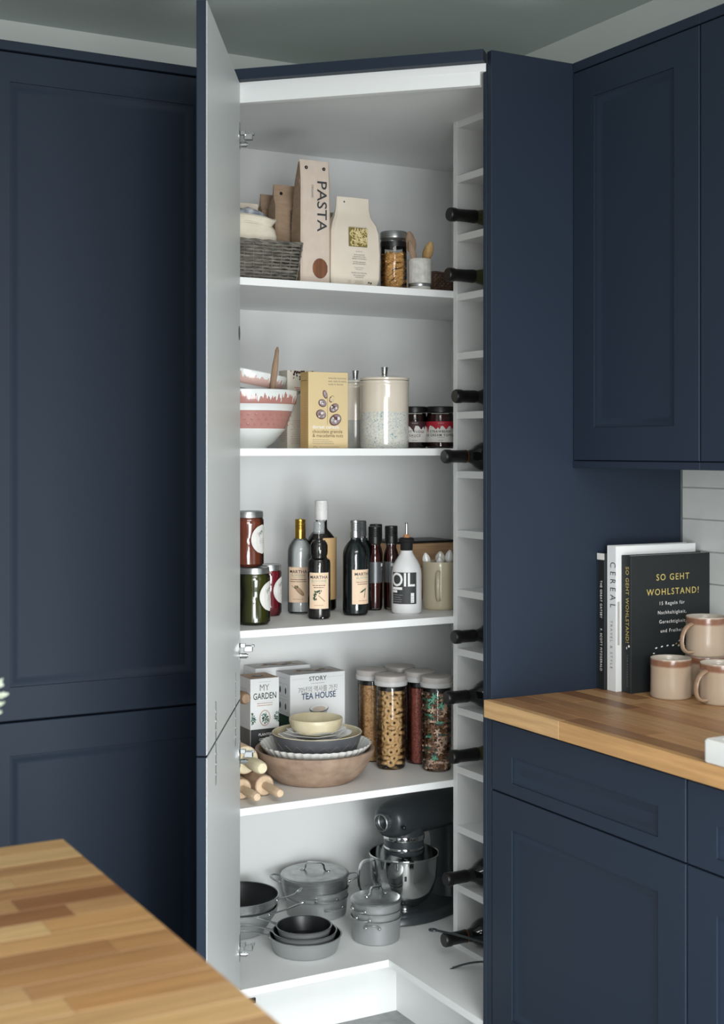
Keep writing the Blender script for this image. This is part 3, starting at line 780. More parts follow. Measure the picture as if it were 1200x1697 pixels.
g.obj('dimples', mat('pink_glaze', PK, .2, coat=.5, var=(10, (170, 120, 112), (1, 1, 1))), t)
t = thing('mixing_bowl', 'paler pink drip-glazed bowl lying tilted inside the larger bowl', 'bowl', (-.872, -.385, Z2+.098))
t.rotation_euler = (.10, .16, 0)
pr = [(0, .004), (.04, .004), (.042, 0), (.05, 0), (.06, .01), (.078, .035), (.088, .052), (.092, .0535), (.094, .062), (.0965, .064), (.100, .070), (.104, .084), (.1045, .098), (.102, .1), (.098, .097), (.09, .06), (.06, .02), (0, .012)]
G().lathe(pr, 56).obj('bowl', drip_mat('pale_pink_drip_glaze', (206, 172, 164), PKW, 0, .1, [(0, PKW), (.0635, (206, 172, 164)), (.0985, PKW)], .024), t, 40)
spoon('wooden_spoon', 'wooden spoon handle rising out of the pink bowls', (-.838, -.505, Z2+.11), (-.8165, -.4975, Z2+.247), .0078, .115, SPOONW, flat=.45, hw=.0055)
# cereal boxes
t = thing('cereal_box', 'white cereal box with dark clusters and red print behind the golden box', 'box', (-.700, -.385, Z2))
t.rotation_euler = (0, 0, .0)
G().box(-.036, 0, 0, .045, .05, .199, .0008).obj('box', mat('cream_card', (222, 216, 202), .6, var=(8, (215, 208, 194), (1, 1, 1))), t, 0)
i = Ink(t, plane_map((0, 0, 0), (1, 0, 0), (0, 0, 1)))
rnd = random.Random(11)
for q in range(70):
    u = rnd.gauss(.008, .014); v = .1975-abs(rnd.gauss(0, .011)); i.layer = 1+q % 6
    if -.034 < u < .043 and v > .16: i.disc(u, min(v, .1965), rnd.uniform(.0015, .0035), (I_PLUM, I_BROWN, I_PLUM)[q % 3], rnd.uniform(.0012, .003), 7, rnd.uniform(0, 3))
i.layer = 1
i.lines(.004, .1535, .05, I_PINK, 2, .004, .0022); i.text('CEREAL', .0135, .003, .138, I_DGREEN, 'c', 0, 1.0, 1.1, .015); i.lines(.01, .131, .03, I_BROWN, 1)
i.rect(.012, .086, .045, .110, I_RED); i.lines(-.0, .07, .06, I_TAN, 14, .0045, .001)
i = Ink(t, plane_map((-.036, .05, 0), (0, -1, 0), (0, 0, 1)))
i.lines(.025, .09, .04, I_TAN, 17, .0045, .001)
t = thing('cereal_box', 'golden granola box with mauve nut leaves at the shelf edge', 'box', (-.7005, -.543, Z2))
G().box(-.0545, 0, 0, .0545, .044, .1865, .0007).obj('box', CARDY, t, 0)
G().box(-.0549, .0008, .0008, -.0546, .0432, .1857).obj('side', CARDYS, t, 0)
i = Ink(t, plane_map((0, 0, 0), (1, 0, 0), (0, 0, 1)))
i.text('naturally luxurious', .0072, -.0005, .170, I_GREY, 'l', 0, .95); i.text('oats, nuts & seeds,', .0072, -.0005, .1625, I_GREY, 'l', 0, .95); i.text('made in dorset', .0072, -.0005, .155, I_GREY, 'l', 0, .95)
i.rect(-.0030, .058, -.0022, .124, I_BROWN)
for q, (u, v, a, b, ro) in enumerate(((-.009, .132, .0062, .0108, .35), (.009, .121, .0062, .0092, -.6), (-.0165, .1105, .0115, .0095, -.3), (.0155, .099, .0140, .0100, .6), (-.0205, .083, .0140, .0115, -.3), (.019, .070, .0175, .0135, .5))):
    i.layer = 1; i.disc(u, v, a, I_BROWN, b, 22, ro); i.layer = 2; i.disc(u+.0008, v+.0005, a*.86, CARDY if q in (1,) else I_MAUVE, b*.82, 22, ro); i.layer = 3
    rnd = random.Random(q)
    for w in range(9): i.disc(u+rnd.uniform(-.55, .55)*a, v+rnd.uniform(-.55, .55)*b, a*rnd.uniform(.1, .26), (I_BROWN, LABW, I_LGREY)[w % 3], None, 7); i.layer = 3+w % 4
i.layer = 1
i.text('dorset cereals', .0125, -.0435, .0485, I_WHITE, 'l', 0, 1.02, 1, .006); i.text('chocolate granola', .0118, -.0435, .0375, I_BROWN, 'l', 0, .98); i.text('& macadamia nuts', .0118, -.0435, .0275, I_BROWN, 'l', 0, .98)
i.lines(-.0435, .0205, .078, I_GREY, 3, .0045, .001, 'l'); i.text('375 g', .005, -.042, .0025, I_GREY, 'l'); i.lines(-.024, .003, .066, I_GREY, 1, .004, .0008, 'l')
i = Ink(t, plane_map((-.0551, .044, 0), (0, -1, 0), (0, 0, 1)))
i.lines(.022, .165, .03, I_BROWN, 1); i.lines(.022, .135, .034, I_TAN, 26, .005, .001)
# canisters
SPECK = mat('speckled_glaze', (216, 212, 200), .16, coat=.6)
def speckle():
    nt = SPECK.node_tree; b = nt.nodes['Principled BSDF']; L = nt.links
    mp = coords(nt, (1, 1, 1)); no = N(nt, 'ShaderNodeTexNoise'); no.inputs['Scale'].default_value = 120; no.inputs['Detail'].default_value = 3; no.inputs['Distortion'].default_value = 2.2
    L.new(mp, no.inputs['Vector']); rp = N(nt, 'ShaderNodeValToRGB'); e = rp.color_ramp.elements
    e[0].position = .33; e[0].color = s2l((138, 164, 172))+(1,); e[1].position = .44; e[1].color = s2l((208, 208, 198))+(1,)
    x = e.new(.56); x.color = s2l((222, 218, 206))+(1,); x = e.new(.66); x.color = s2l((168, 176, 176))+(1,)
    L.new(no.outputs['Fac'], rp.inputs[0]); L.new(rp.outputs[0], b.inputs['Base Color'])
speckle()
def canister(label, loc, r, h, lower, z_split):
    t = thing('canister', label, 'canister', loc)
    G().lathe([(0, 0), (r-.004, 0), (r-.001, .003), (r, .008), (r, z_split)], 56).obj('lower_glaze', lower, t)
    G().lathe([(r, z_split), (r, h-.022), (r+.0008, h-.0205), (r+.0008, h-.017), (r, h-.0155), (r+.001, h-.012), (r+.001, h-.009), (r, h-.008)], 56).obj('body', CERC, t)
    G().lathe([(r-.002, h-.0075), (r+.0012, h-.007), (r+.0012, h-.001), (r-.004, h+.0005), (r*.55, h+.004), (.008, h+.007), (0, h+.007)], 56).obj('lid', CERC if lower is SPECK else CERG, t)
    G().lathe([(.0068, h+.006), (.0072, h+.008), (.0092, h+.026), (.0090, h+.0272), (0, h+.0275)], 24).obj('knob', CHROME, t)
    return t
canister('tall cream canister with blue speckled lower half and chrome knob', (-.4995, -.468, Z2), .0622, .181, SPECK, .093)
t = canister('grey and cream canister behind the golden granola box', (-.4935, -.30, Z2), .0615, .181, mat('grey_glaze', (186, 184, 176), .2, coat=.5, var=(40, (170, 170, 164), (1, 1, 1))), .075)
i = Ink(t, cyl_map(.0618, math.radians(-150))); i.poly([(-.012, .088), (0, .0925), (.012, .093), (0, .090)], I_CHAR)
# topping jars
def topping(label, loc, r, dark, top, lines_, sx):
    t = thing('sauce_jar', label, 'jar', loc); h = .0945
    G().lathe([(0, .001), (r*.9, .001), (r, .006), (r, h-.012), (r*.95, h-.004), (r*.93, h)], 40).obj('glass', GLASS, t)
    G().lathe([(0, .002), (r*.88, .002), (r*.97, .007), (r*.97, h-.012), (r*.9, h-.004), (0, h-.003)], 36).obj('sauce', dark, t)
    G().lathe([(r*.96, h+.0005), (r+.0012, h+.001), (r+.0014, h+.013), (r+.0005, h+.0155), (r-.003, h+.0165), (0, h+.0165)], 40).obj('lid', BLACKP, t)
    a0 = math.radians(-118.8)
    i = Ink(t, cyl_map(r+.0004, a0)); w = r*1.5
    i.rect(-w, .0165, w, .0625, LABW, 16, 'label'); i.up()
    n = 90; ed = []
    for k in range(n+1):
        u = -w+2*w*k/n; d = .0045*math.sin(k*.276+sx)+.0012*math.sin(k*.58+2*sx)-.010*math.exp(-((k % 29-13)/2.2)**2); ed.append((u, .0560+d))
    for k in range(n):
        i.poly([ed[k], ed[k+1], (ed[k+1][0], .071), (ed[k][0], .071)], top)
    i.up()
    i.lines(0, .066, .02, I_LGREY, 1)
    for q, (tx, v) in enumerate(lines_): i.text(tx, .0088, 0, v, I_BLACK, 'c', 0, .95, 1.25, .012)
    i.lines(0, .0285, .03, I_TAN, 1); i.lines(0, .0205, .016, I_GREY, 1)
    return t
topping('dark jar labelled HOT FUDGE SAUCE with black lid, beside the speckled canister', (-.372, -.405, Z2), .0325, liquid('fudge_sauce', (40, 22, 20)), I_PLUM, (('HOT FUDGE', .0410), ('SAUCE', .0310)), .4)
topping('jar labelled STRAWBERRY ICE CREAM TOPPING with crimson drip label', (-.318, -.447, Z2), .0365, liquid('strawberry_sauce', (58, 12, 20)), I_RED, (('STRAWBERRY', .0415), ('ICE CREAM TOPPING', .0320)), 1.7)

# ================================================================== SHELF 3
AC = math.radians(-118.8)
def jam_jar(label, loc, r, h, col, la):
    t = thing('jam_jar', label, 'jar', loc)
    def pr(k): return [(0, .001), (r*.86*k, .001), (r*k, .008), (r*k, .028), (r*.90*k, h*.40), (r*.85*k, h*.50), (r*.90*k, h*.61), (r*k, h*.78), (r*.99*k, h*.84), (r*.9*k, h*.9), (r*.86*k, h-.012)]
    G().lathe(pr(1), 40).obj('glass', GLASS, t)
    G().lathe([(0, .002)]+[(a*.97, b) for a, b in pr(1)[1:-1]]+[(0, h*.9)], 36).obj('preserve', col, t)
    G().lathe([(r*.88, h-.0145), (r*.95, h-.015), (r*.955, h-.003), (r*.93, h-.0005), (r*.86, h), (r*.84, h-.001), (0, h-.001)], 40).obj('lid', STEEL, t)
    i = Ink(t, lambda u, v, hh: (lambda a, q: (q*math.cos(a), q*math.sin(a), v))(la+u/r, r*.972+.001+hh))
    R_ = h*.265; cz = h*.5; rows = 14
    for k in range(rows):
        v0 = -R_+2*R_*k/rows; v1 = -R_+2*R_*(k+1)/rows; hw0 = math.sqrt(max(0, R_*R_-v0*v0)); hw1 = math.sqrt(max(0, R_*R_-v1*v1))
        for q in range(6):
            a0, a1 = -1+q/3, -1+(q+1)/3
            i.poly([(a0*hw0, cz+v0), (a1*hw0, cz+v0), (a1*hw1, cz+v1), (a0*hw1, cz+v1)], LABW, 'label')
    i.up(); i.text('JAM', .011, -.008, cz+.012, I_CHAR, 'c', .5, .9); i.lines(0, cz, .03, I_LGREY, 3)
    return t
ORANGE = liquid('apricot_jam', (118, 60, 42)); REDJ = liquid('raspberry_jam', (120, 30, 44)); GREENJ = liquid('green_pickle', (62, 64, 24))
jam_jar('jar of dark green preserve at the shelf front, beside the door', (-.870, -.475, Z3), .0405, .139, GREENJ, AC+1.35)
jam_jar('jar of orange jam stacked on top of the green preserve jar', (-.880, -.462, Z3+.1395), .0395, .135, ORANGE, AC+1.2)
jam_jar('jar of red jam with silver lid behind the green preserve', (-.763, -.334, Z3), .0318, .131, REDJ, AC+1.5)
def bottle(name, label, loc, r, H, zs, neck, liq, capm, capz, lab=None, glass=True, cap_r=None, shape='round', fill=None):
    """zs = height of the shoulder; neck = radius of the neck; capz = where the cap begins"""
    t = thing(name, label, 'bottle', loc)
    if shape == 'step':
        pr = [(0, .001), (r*.88, .001), (r, .006), (r, zs-.012), (r*.93, zs-.004), (r*.72, zs), (r*.68, zs+.003), (r*.68, zs+.005), (r*.76, zs+.012), (r*.76, zs+.032), (r*.66, zs+.040), (neck, zs+.046), (neck, capz+.003)]
    else:
        pr = [(0, .001), (r*.88, .001), (r, .006), (r, zs), (r*.97, zs+.010), (r*.86, zs+.021), (r*.66, zs+.031), (neck*1.08, zs+.041), (neck, zs+.048), (neck, capz+.003)]
    G().lathe(pr, 36).obj('glass', GLASS, t)
    fl_ = fill or (capz-.004)
    lp = [(0, .0055)]+[(max(a-.0028, .001), max(b, .006)) for a, b in pr[1:] if b < fl_]
    lp += [(lp[-1][0], fl_), (0, fl_)]
    G().lathe(lp, 32).obj('liquid', liq, t)
    cr = cap_r or neck+.0022
    g = G(); cp = [(cr-.0012, capz), (cr, capz+.0008), (cr, H-.030)]
    for q in range(5): cp += [(cr, H-.026+.0042*q), (cr-.0006, H-.0248+.0042*q), (cr, H-.0236+.0042*q)]
    cp += [(cr-.0004, H-.001), (cr-.0018, H), (0, H)]
    g.lathe(cp, 28).obj('cap', capm, t, 50)
    if lab:
        off, z0, z1, kind = lab
        i = Ink(t, cyl_map(r+.0004, AC+off)); w = r*.93
        if kind == 'tan': i.rect(-w, z0, w, z1, TAN, 12, 'label')
        elif kind == 'dark':
            i.rect(-r*2.4, z0, r*2.4, z1, I_DSIL, 24, 'label'); i.up(); i.rect(r*.95, z1-.012, r*1.7, z1-.004, I_WHITE, 4); i.lines(r*1.3, z1-.02, .011, I_LGREY, 1, .004, .002); i.lines(r*1.3, z1-.027, .011, I_GREY, 4, .0045, .001)
        else:
            i.rect(-w, z0, w, z1, LABEL, 12, 'label'); i.up(); mid = z0+(z1-z0)*.5
            i.text('MARTHA', .0112, 0, z1-.0150, I_BLACK, 'c', 0, 1.02, 1.05, .012); i.text('BLIVOINE', .0088, 0, z1-.0235, I_LGREEN, 'c', 0, 1.0, 1.05)
            i.rect(-w*.75, z1-.0270, w*.75, z1-.0265, I_LGREEN, 4)
            i.lines(0, z1-.0325, w*1.6, I_BROWN, 2, .0052, .0018); i.lines(0, z0+.008, w*1.2, I_TAN, 1, .004, .0014)
            cz = z0+.031
            if kind == 'corn':
                i.disc(.003, cz, .0055, I_OLIVE, .0175, 20, .75); i.up(); i.disc(.003, cz, .0040, I_TAN, .0150, 20, .75)
                for q in (-.012, -.007, .004): i.poly([(-.006, cz+.004), (q-.006, cz+.014), (q-.003, cz+.010), (-.002, cz+.006)], I_GREEN)
            elif kind == 'parsley':
                i.poly([(.014, cz-.013), (.0150, cz-.012), (-.001, cz+.003), (-.002, cz+.002)], I_BROWN)
                rnd = random.Random(2)
                for q in range(22):
                    a = PI*.35+PI*.95*q/21; rr_ = rnd.uniform(.007, .0145); i.layer = 3+q % 3
                    i.disc(-.001+rr_*math.cos(a), cz+.001+rr_*math.sin(a), .0030, (I_GREEN, I_DGREEN)[q % 2], .0013, 8, a+rnd.uniform(-.5, .5))
            else:
                i.poly([(-.011, cz-.002), (-.006, cz+.003), (.008, cz+.010), (.009, cz+.008), (-.004, cz-.001)], I_GREEN); i.poly([(.006, cz+.009), (.008, cz+.009), (.0035, cz-.014), (.0015, cz-.015)], I_GREEN)
    return t
GOLDM = mat('gold_cap', (212, 172, 84), .28, 1, var=(20, (196, 156, 70), (1, 1, 1)))
WCAP = mat('white_cap', (228, 226, 224), .45, var=(20, (222, 220, 218), (1, 1, 1)))
SCAP = mat('silver_cap', (198, 199, 199), .3, 1, var=(20, (184, 186, 186), (1, 1, 1)))
GCAP = mat('clear_stopper', (168, 172, 172), .15, var=(20, (150, 154, 154), (1, 1, 1)), coat=.5)
CLEARL = liquid('pale_spirit', (204, 207, 207)); DARKL = liquid('dark_vinegar', (40, 37, 35)); TEALL = liquid('blue_black_vinegar', (34, 42, 44)); BROWNL = liquid('brown_vinegar', (40, 30, 24)); REDL = liquid('red_sauce', (64, 22, 22))
bottle('glass_bottle', 'clear bottle with gold cap and a corn label', (-.670, -.325, Z3), .0325, .244, .156, .0118, CLEARL, GOLDM, .193, (-.12, .030, .121, 'corn'))
bottle('glass_bottle', 'tall dark bottle with white cap and tan side label, behind the stoppered one', (-.590, -.290, Z3), .0395, .290, .172, .0150, BROWNL, WCAP, .238, (1.05, .030, .192, 'tan'))
bottle('glass_bottle', 'dark bottle with clear stopper and parsley label at the front of the bottles', (-.680, -.452, Z3), .0288, .243, .152, .0095, DARKL, GCAP, .219, (.04, .027, .117, 'parsley'), cap_r=.0142, shape='step', fill=.196)
bottle('glass_bottle', 'blue-black bottle with silver cap and green bean label', (-.563, -.428, Z3), .0325, .243, .152, .0115, TEALL, SCAP, .198, (.68, .030, .118, 'bean'))
bottle('glass_bottle', 'dark bottle with grey cap hidden behind the silver-capped one', (-.500, -.345, Z3), .0300, .236, .150, .0115, TEALL, I_CHAR, .195)
bottle('sauce_bottle', 'slim red sauce bottle with black cap, next to the silver-capped bottle', (-.4685, -.362, Z3), .0192, .221, .134, .0135, REDL, BLACKP, .176, (0, .073, .128, 'dark'), cap_r=.0172)
bottle('sauce_bottle', 'slim red sauce bottle with black cap, rearmost of the three', (-.437, -.312, Z3), .0188, .224, .136, .0135, REDL, BLACKP, .178, (.25, .073, .128, 'dark'), cap_r=.0172)
bottle('sauce_bottle', 'slim red sauce bottle with black cap, touching the white oil bottle', (-.4235, -.371, Z3), .0200, .222, .134, .0135, REDL, BLACKP, .177, (-1.0, .073, .128, 'dark'), cap_r=.0172)
# oil bottle
t = thing('oil_bottle', 'matt white OIL bottle with black neck and steel pourer', 'bottle', (-.4305, -.4625, Z3))
OILW = mat('matt_white_glaze', (224, 224, 224), .5, var=(10, (218, 218, 219), (1, 1, 1)))
r = .0392
G().lathe([(0, 0), (r*.86, 0), (r*.97, .004), (r, .012), (r, .098), (r*.98, .110), (r*.9, .123), (r*.76, .135), (r*.58, .146), (r*.42, .156), (r*.38, .163), (r*.375, .172), (r*.36, .178), (0, .178)], 44).obj('body', OILW, t)
G().lathe([(r*.385, .163), (r*.41, .165), (r*.42, .1835), (r*.50, .186), (r*.51, .192), (r*.42, .196), (0, .196)], 36).obj('neck_sleeve', mat('black_rubber', (10, 10, 10), .8, var=(60, (14, 14, 14), (1, 1, 1))), t)
G().lathe([(.009, .195), (.0092, .1985), (.0085, .2005), (.006, .205), (0, .205)], 20).obj('cork', mat('cork', (196, 146, 100), .8, var=(120, (160, 112, 72), (1, 1, 1))), t)
G().lathe([(.004, .204), (.0036, .2075), (.0030, .231), (.0034, .2315), (.0036, .2345), (.0024, .2355), (0, .234)], 16).obj('pourer', CHROME, t)
i = Ink(t, cyl_map(r+.0004, AC-.22)); w = .0345
i.rect(-w, .0275, w, .1085, I_CHAR, 18, 'label'); i.up()
i.text('OIL', .049, -.003, .0735, I_WHITE, 'c', 0, .90, .95, .012)
i.rect(-w*.98, .064, -w*.98+.030, .0705, I_WHITE, 6); i.rect(-w*.98, .0565, -w*.98+.016, .0625, I_WHITE, 4); i.lines(-w*.95, .050, .03, I_LGREY, 5, .0058, .001, 'l')
i.rect(.0185, .031, .0275, .056, I_WHITE, 3); i.up(); i.rect(.020, .046, .026, .0468, I_CHAR, 2); i.rect(.020, .040, .026, .0408, I_CHAR, 2); i.rect(.020, .034, .026, .0348, I_CHAR, 2)
# wooden box with a black top
t = thing('wooden_box', 'low wooden box with black edged lid behind the oil bottle and mug', 'box', (-.29, -.21, Z3))
BOXW = mat('pale_oak', (210, 172, 134), .55, var=(12, (186, 146, 108), (1, 6, 14)))
G().box(-.085, 0, 0, .115, .13, .090, .001).obj('base', BOXW, t, 0); G().box(-.085, 0, .0915, .115, .13, .158, .001).obj('lid', BOXW, t, 0)
G().box(-.087, -.002, .1585, .117, .132, .165, .001).obj('lid_top', BLACKP, t, 0)
t.location = (-.226, -.195, Z3)
# cream mug of spoons
t = thing('mug', 'cream mug with handle towards the viewer, holding white spoons', 'mug', (-.3025, -.420, Z3))
r = .0455
G().lathe([(0, 0), (r*.9, 0), (r*.97, .003), (r, .01), (r, .112), (r*1.01, .115), (r*1.01, .1245), (r*.985, .127), (r*.94, .126), (r*.92, .11), (r*.92, .01), (0, .008)], 48).obj('cup', MUGC, t)
ha = AC-.12; hp = []
for k in range(13):
    f_ = PI*k/12; hp.append(((r-.002+.026*math.sin(f_)**.8)*math.cos(ha), (r-.002+.026*math.sin(f_)**.8)*math.sin(ha), .065-.037*math.cos(f_)))
G().tube(hp, .0058, 12, up=(math.cos(ha), math.sin(ha), 0), flat=.8).obj('handle', MUGC, t)
for q, (bx, by, tx, ty, hz, lab) in enumerate(((-.014, .006, -.0345, .017, .149, 'white ceramic spoon leaning left in the cream mug'), (-.004, -.006, -.008, -.012, .139, 'white ceramic spoon with round tip at the front of the cream mug'), (.004, .012, .006, .006, .152, 'pale grey spoon with a broad bowl, upright in the cream mug'), (.014, .0, .026, -.010, .156, 'white spoon at the wine rack side of the cream mug'))):
    spoon('ceramic_spoon', lab, (-.3025+bx, -.42+by, Z3+.0085), (-.3025+tx, -.42+ty, Z3+hz), (.0105, .0095, .0135, .011)[q], .034, CERW if q != 2 else CERG, flat=.38, hw=.0035)

# ================================================================== SHELF 4
def gift_box(t, w, d, h, m=PAPERW): return G().box(0, 0, 0, w, d, h, .0007).obj('box', m, t, 0)
t = thing('garden_box', 'white MY GARDEN planter kit box with dark base band', 'box', (-.7686, -.23, Z4)); w, d, h = .083, .085, .237
gift_box(t, w, d, h)
i = Ink(t, plane_map((0, 0, 0), (1, 0, 0), (0, 0, 1)))
i.rect(.0005, .0005, w-.0005, .104, I_CHAR, name='band'); i.lines(w/2, h-.010, .045, I_LGREY, 1, .004, .001)
i.text('MY', .0245, w*.49, h-.0325, I_GREY, 'c', 0, .85); i.text('GARDEN', .0235, w/2, h-.0545, I_DGREEN, 'c', 0, .72, 1.0, .012)
i.rect(.012, h-.0605, w-.012, h-.0600, I_LGREY); i.lines(w/2, h-.0665, .058, I_TAN, 2, .0058, .0020)
i.up(); rnd = random.Random(4)
for cx_, k in ((w*.5, 1), (.004, .9), (w-.004, .9)):
    i.layer = 2; i.disc(cx_, .1325, .0155 if k == 1 else .012, I_TAN if k == 1 else I_LGREEN, .021 if k == 1 else .019, 24) if k == 1 else None
    i.layer = 3
    if k == 1: i.disc(cx_, .1325, .0135, PAPERW, .019, 24)
    for q in range(46):
        a = rnd.uniform(0, 2*PI); rr_ = math.sqrt(rnd.random()); u = cx_+.0105*rr_*math.cos(a); v = .1325+.0145*rr_*math.sin(a); i.layer = 4+q % 5
        if .001 < u < w-.001: i.disc(u, v, .0028, (I_GREEN, I_LGREEN, I_DGREEN)[q % 3], .0012, 7, a)
i.layer = 2; i.text('PLANTER', .0095, w*.52, .086, I_WHITE, 'c', 0, 1, 1, .015); i.text('GIFT SET', .0095, w*.52, .073, I_WHITE, 'c', 0, 1, 1, .015)
i = Ink(t, plane_map((0, d, 0), (0, -1, 0), (0, 0, 1)))
i.rect(.0005, .0005, d-.0005, .104, I_GREY, name='band'); i.lines(d*.5, h-.03, .05, I_LGREY, 2); i.lines(d*.5, h-.06, .05, I_LGREEN, 3)
i = Ink(t, plane_map((0, 0, h), (1, 0, 0), (0, 1, 0))); i.rect(.0006, .0006, w-.0006, d-.0006, I_TAN, name='photo'); i.up(); i.disc(w*.45, d*.45, .018, I_BROWN, .012); i.up(); i.disc(w*.5, d*.5, .009, I_LGREEN, .006)
def tea(label, x, y, w, d, h, front):
    t = thing('tea_box', label, 'box', (x, y, Z4)); gift_box(t, w, d, h)
    i = Ink(t, plane_map((0, 0, 0), (1, 0, 0), (0, 0, 1)))
    if front:
        i.text('STORY', .0165, w*.5, h-.0195, I_CHAR, 'c', 0, 1.0, 1.05, .014)
        i.rect(.006, h-.0125, w*.33, h-.0120, I_LGREY); i.rect(w*.67, h-.0125, w-.006, h-.0120, I_LGREY); i.lines(w*.5, h-.0275, .066, I_LGREY, 1, .004, .0018)
        i.text('70년의 역사를 가진', .0178, w*.5, h-.0485, I_GREY, 'c', 0, .84); i.text('TEA HOUSE', .0235, w*.515, h-.0680, I_BLUE, 'c', 0, .84, 1.0, .018)
        i.disc(w*.52, .142, .029, I_LGREY, .012, 26); i.up(); i.disc(w*.52, .143, .0275, PAPERW, .0108, 26); i.up(); i.disc(w*.52, .140, .020, KRAFTL, .007, 22); i.layer = 1
        i.poly([(w*.34, .141), (w*.70, .141), (w*.64, .122), (w*.40, .122)], I_LGREY)
    i = Ink(t, plane_map((0, d, 0), (0, -1, 0), (0, 0, 1)))
    i.rect(.0006, .0006, d-.0006, .125, I_DGREEN, name='photo'); i.up()
    for q in range(14): i.rect(.003, .01+.008*q, d-.003, .0125+.008*q, I_GREEN)
    i.layer = 1
    for a in range(2):
        for b in range(3):
            u0 = .012+a*.034; v0 = h-.062-b*.042
            if v0 < .128: continue
            for (p, q_, r_, s_) in ((u0, v0, u0+.028, v0+.0008), (u0, v0+.034, u0+.028, v0+.0348), (u0, v0, u0+.0007, v0+.0348), (u0+.0273, v0, u0+.028, v0+.0348)): i.rect(p, q_, r_, s_, I_LGREY)
            i.disc(u0+.014, v0+.016, .0045, I_CHAR, .009, 12)
    i.lines(d*.5, h-.014, .05, I_LGREY, 1)
    i = Ink(t, plane_map((0, 0, h), (1, 0, 0), (0, 1, 0))); i.rect(.0006, .0006, w-.0006, d-.0006, I_LGREY, name='photo'); i.up(); rnd = random.Random(9)
    for q in range(9): i.layer = 2+q % 4; i.disc(w*(.25+.07*q), d*rnd.uniform(.3, .7), rnd.uniform(.008, .016), (I_TAN, I_BROWN, I_MAUVE, I_OLIVE)[q % 4], rnd.uniform(.006, .012), 12)
tea('white tea gift box lettered TEA HOUSE with Korean print, in front', -.648, -.22, .166, .088, .2365, True)
tea('white tea gift box standing behind the lettered tea box', -.708, -.128, .166, .078, .246, False)
# bowls
t = thing('stoneware_bowl', 'large rough brown stoneware bowl under the stack of dishes', 'bowl', (-.664, -.396, Z4))
G().lathe([(0, .002), (.088, .002), (.098, 0), (.104, .004), (.128, .026), (.146, .056), (.1535, .0765), (.1525, .0800), (.147, .081), (.142, .077), (.128, .045), (.105, .018), (0, .014)], 72, wob=lambda a, z: 1+.006*math.sin(3*a+z*30)).obj('bowl', TERRA, t, 50)
t = thing('flan_dish', 'white fluted flan dish nested in the brown bowl', 'dish', (-.657, -.388, Z4+.041))
G().lathe([(0, .001), (.098, .001), (.106, .003), (.1395, .050), (.141, .0505), (.1405, .0485), (.108, .006), (0, .004)], 168, wob=lambda a, z: 1+(.020*math.cos(42*a)*min(1, z/.02) if z > .0025 else 0)).obj('dish', CERW, t, 60)
t = thing('pie_dish', 'charcoal pie dish with cream inside and zigzag pattern', 'dish', (-.651, -.384, Z4+.0435))
G().lathe([(0, .001), (.089, .001), (.0935, .004), (.1135, .063), (.1155, .069), (.1158, .073)], 64).obj('outside', DKGREY, t)
G().lathe([(.1158, .073), (.1145, .0745), (.112, .073), (.107, .05), (.098, .028), (.09, .024), (0, .024)], 64).obj('inside', CREAMG, t)
g = G()
for k in range(40):
    a0 = 2*PI*k/40; a1 = 2*PI*(k+1)/40; z0, z1 = (.040, .054) if k % 2 else (.054, .040)
    def zp(a, z): q = .0935+(z-.004)/.059*.02+.0002; return (q*math.cos(a), q*math.sin(a), z)
    g.tube([zp(a0, z0), zp((a0+a1)/2, (z0+z1)/2), zp(a1, z1)], .0007, 4)
g.obj('zigzag', I_GREY, t)
for q, (s, z, rot) in enumerate(((.089, .1065, .3), (.079, .1125, .5), (.069, .1185, .3))):
    t = thing('plate', ('large white square plate lowest under the cream bowl', 'white square plate in the middle of the three under the cream bowl', 'small white square plate directly under the cream bowl')[q], 'plate', (-.657, -.386, Z4+z-.006), rot+AC)
    def sq(rad, z, n=48):
        out = []
        for k in range(n):
            a = 2*PI*k/n; out.append((rad*(1+.10*math.cos(4*a))*math.cos(a), rad*(1+.10*math.cos(4*a))*math.sin(a), z+max(0, .0045*math.cos(4*a))*(rad > s*.8)))
        return out
    G().loft([sq(s*.5, 0), sq(s*.6, .0005), sq(s*.95, .0095), sq(s, .011), sq(s*.99, .0118), sq(s*.93, .0108), sq(s*.6, .0025), sq(s*.3, .0024)]).obj('plate', CERW, t, 50)
t = thing('small_bowl', 'small ribbed cream bowl on top of the plate stack', 'bowl', (-.659, -.392, Z4+.1155))
G().lathe([(0, .001), (.047, .001), (.054, .004), (.0635, .016), (.0680, .030), (.0685, .038), (.0672, .040), (.065, .038), (.062, .026), (.052, .012), (0, .008)], 90, wob=lambda a, z: 1+(.004*math.cos(30*a) if .006 < z < .04 else 0)+.008*math.cos(3*a+1)).obj('bowl', CREAMG, t, 50)
# rolling pins lying along y
def pin(label, x, y0, y1, z, r, mb, mh, hl=.088, rh=.0105, end=None):
    t = thing('rolling_pin', label, 'rolling pin', (x, y0, z), 0, 'rolling pins piled on the shelf')
    M = RX(-PI/2)             # local z runs to +y
    L = y1-y0
    G().lathe([(0, 0), (r-.003, 0), (r-.0008, .001), (r, .003), (r, L-.003), (r-.001, L-.001), (0, L)], 32, M=M).obj('roller', mb, t, 30)
    G().lathe([(0, -.0006), (r-.0035, -.0006), (r-.003, -.0001)], 32, M=M).obj('end_grain', mh, t, 30)
    for sgn, off in ((1, -.001), (-1, L+.001)):
        Mh = M @ T(0, 0, off) @ (RX(PI) if sgn == 1 else Matrix.Identity(4))
        G().lathe([(rh*.85, 0), (rh*.8, .012), (rh*.95, .022), (rh*1.08, .045), (rh*1.12, .070), (rh, hl-.006), (rh*.8, hl-.001), (0, hl)], 22, M=Mh).obj('handle', mh, t, 40)
    return t
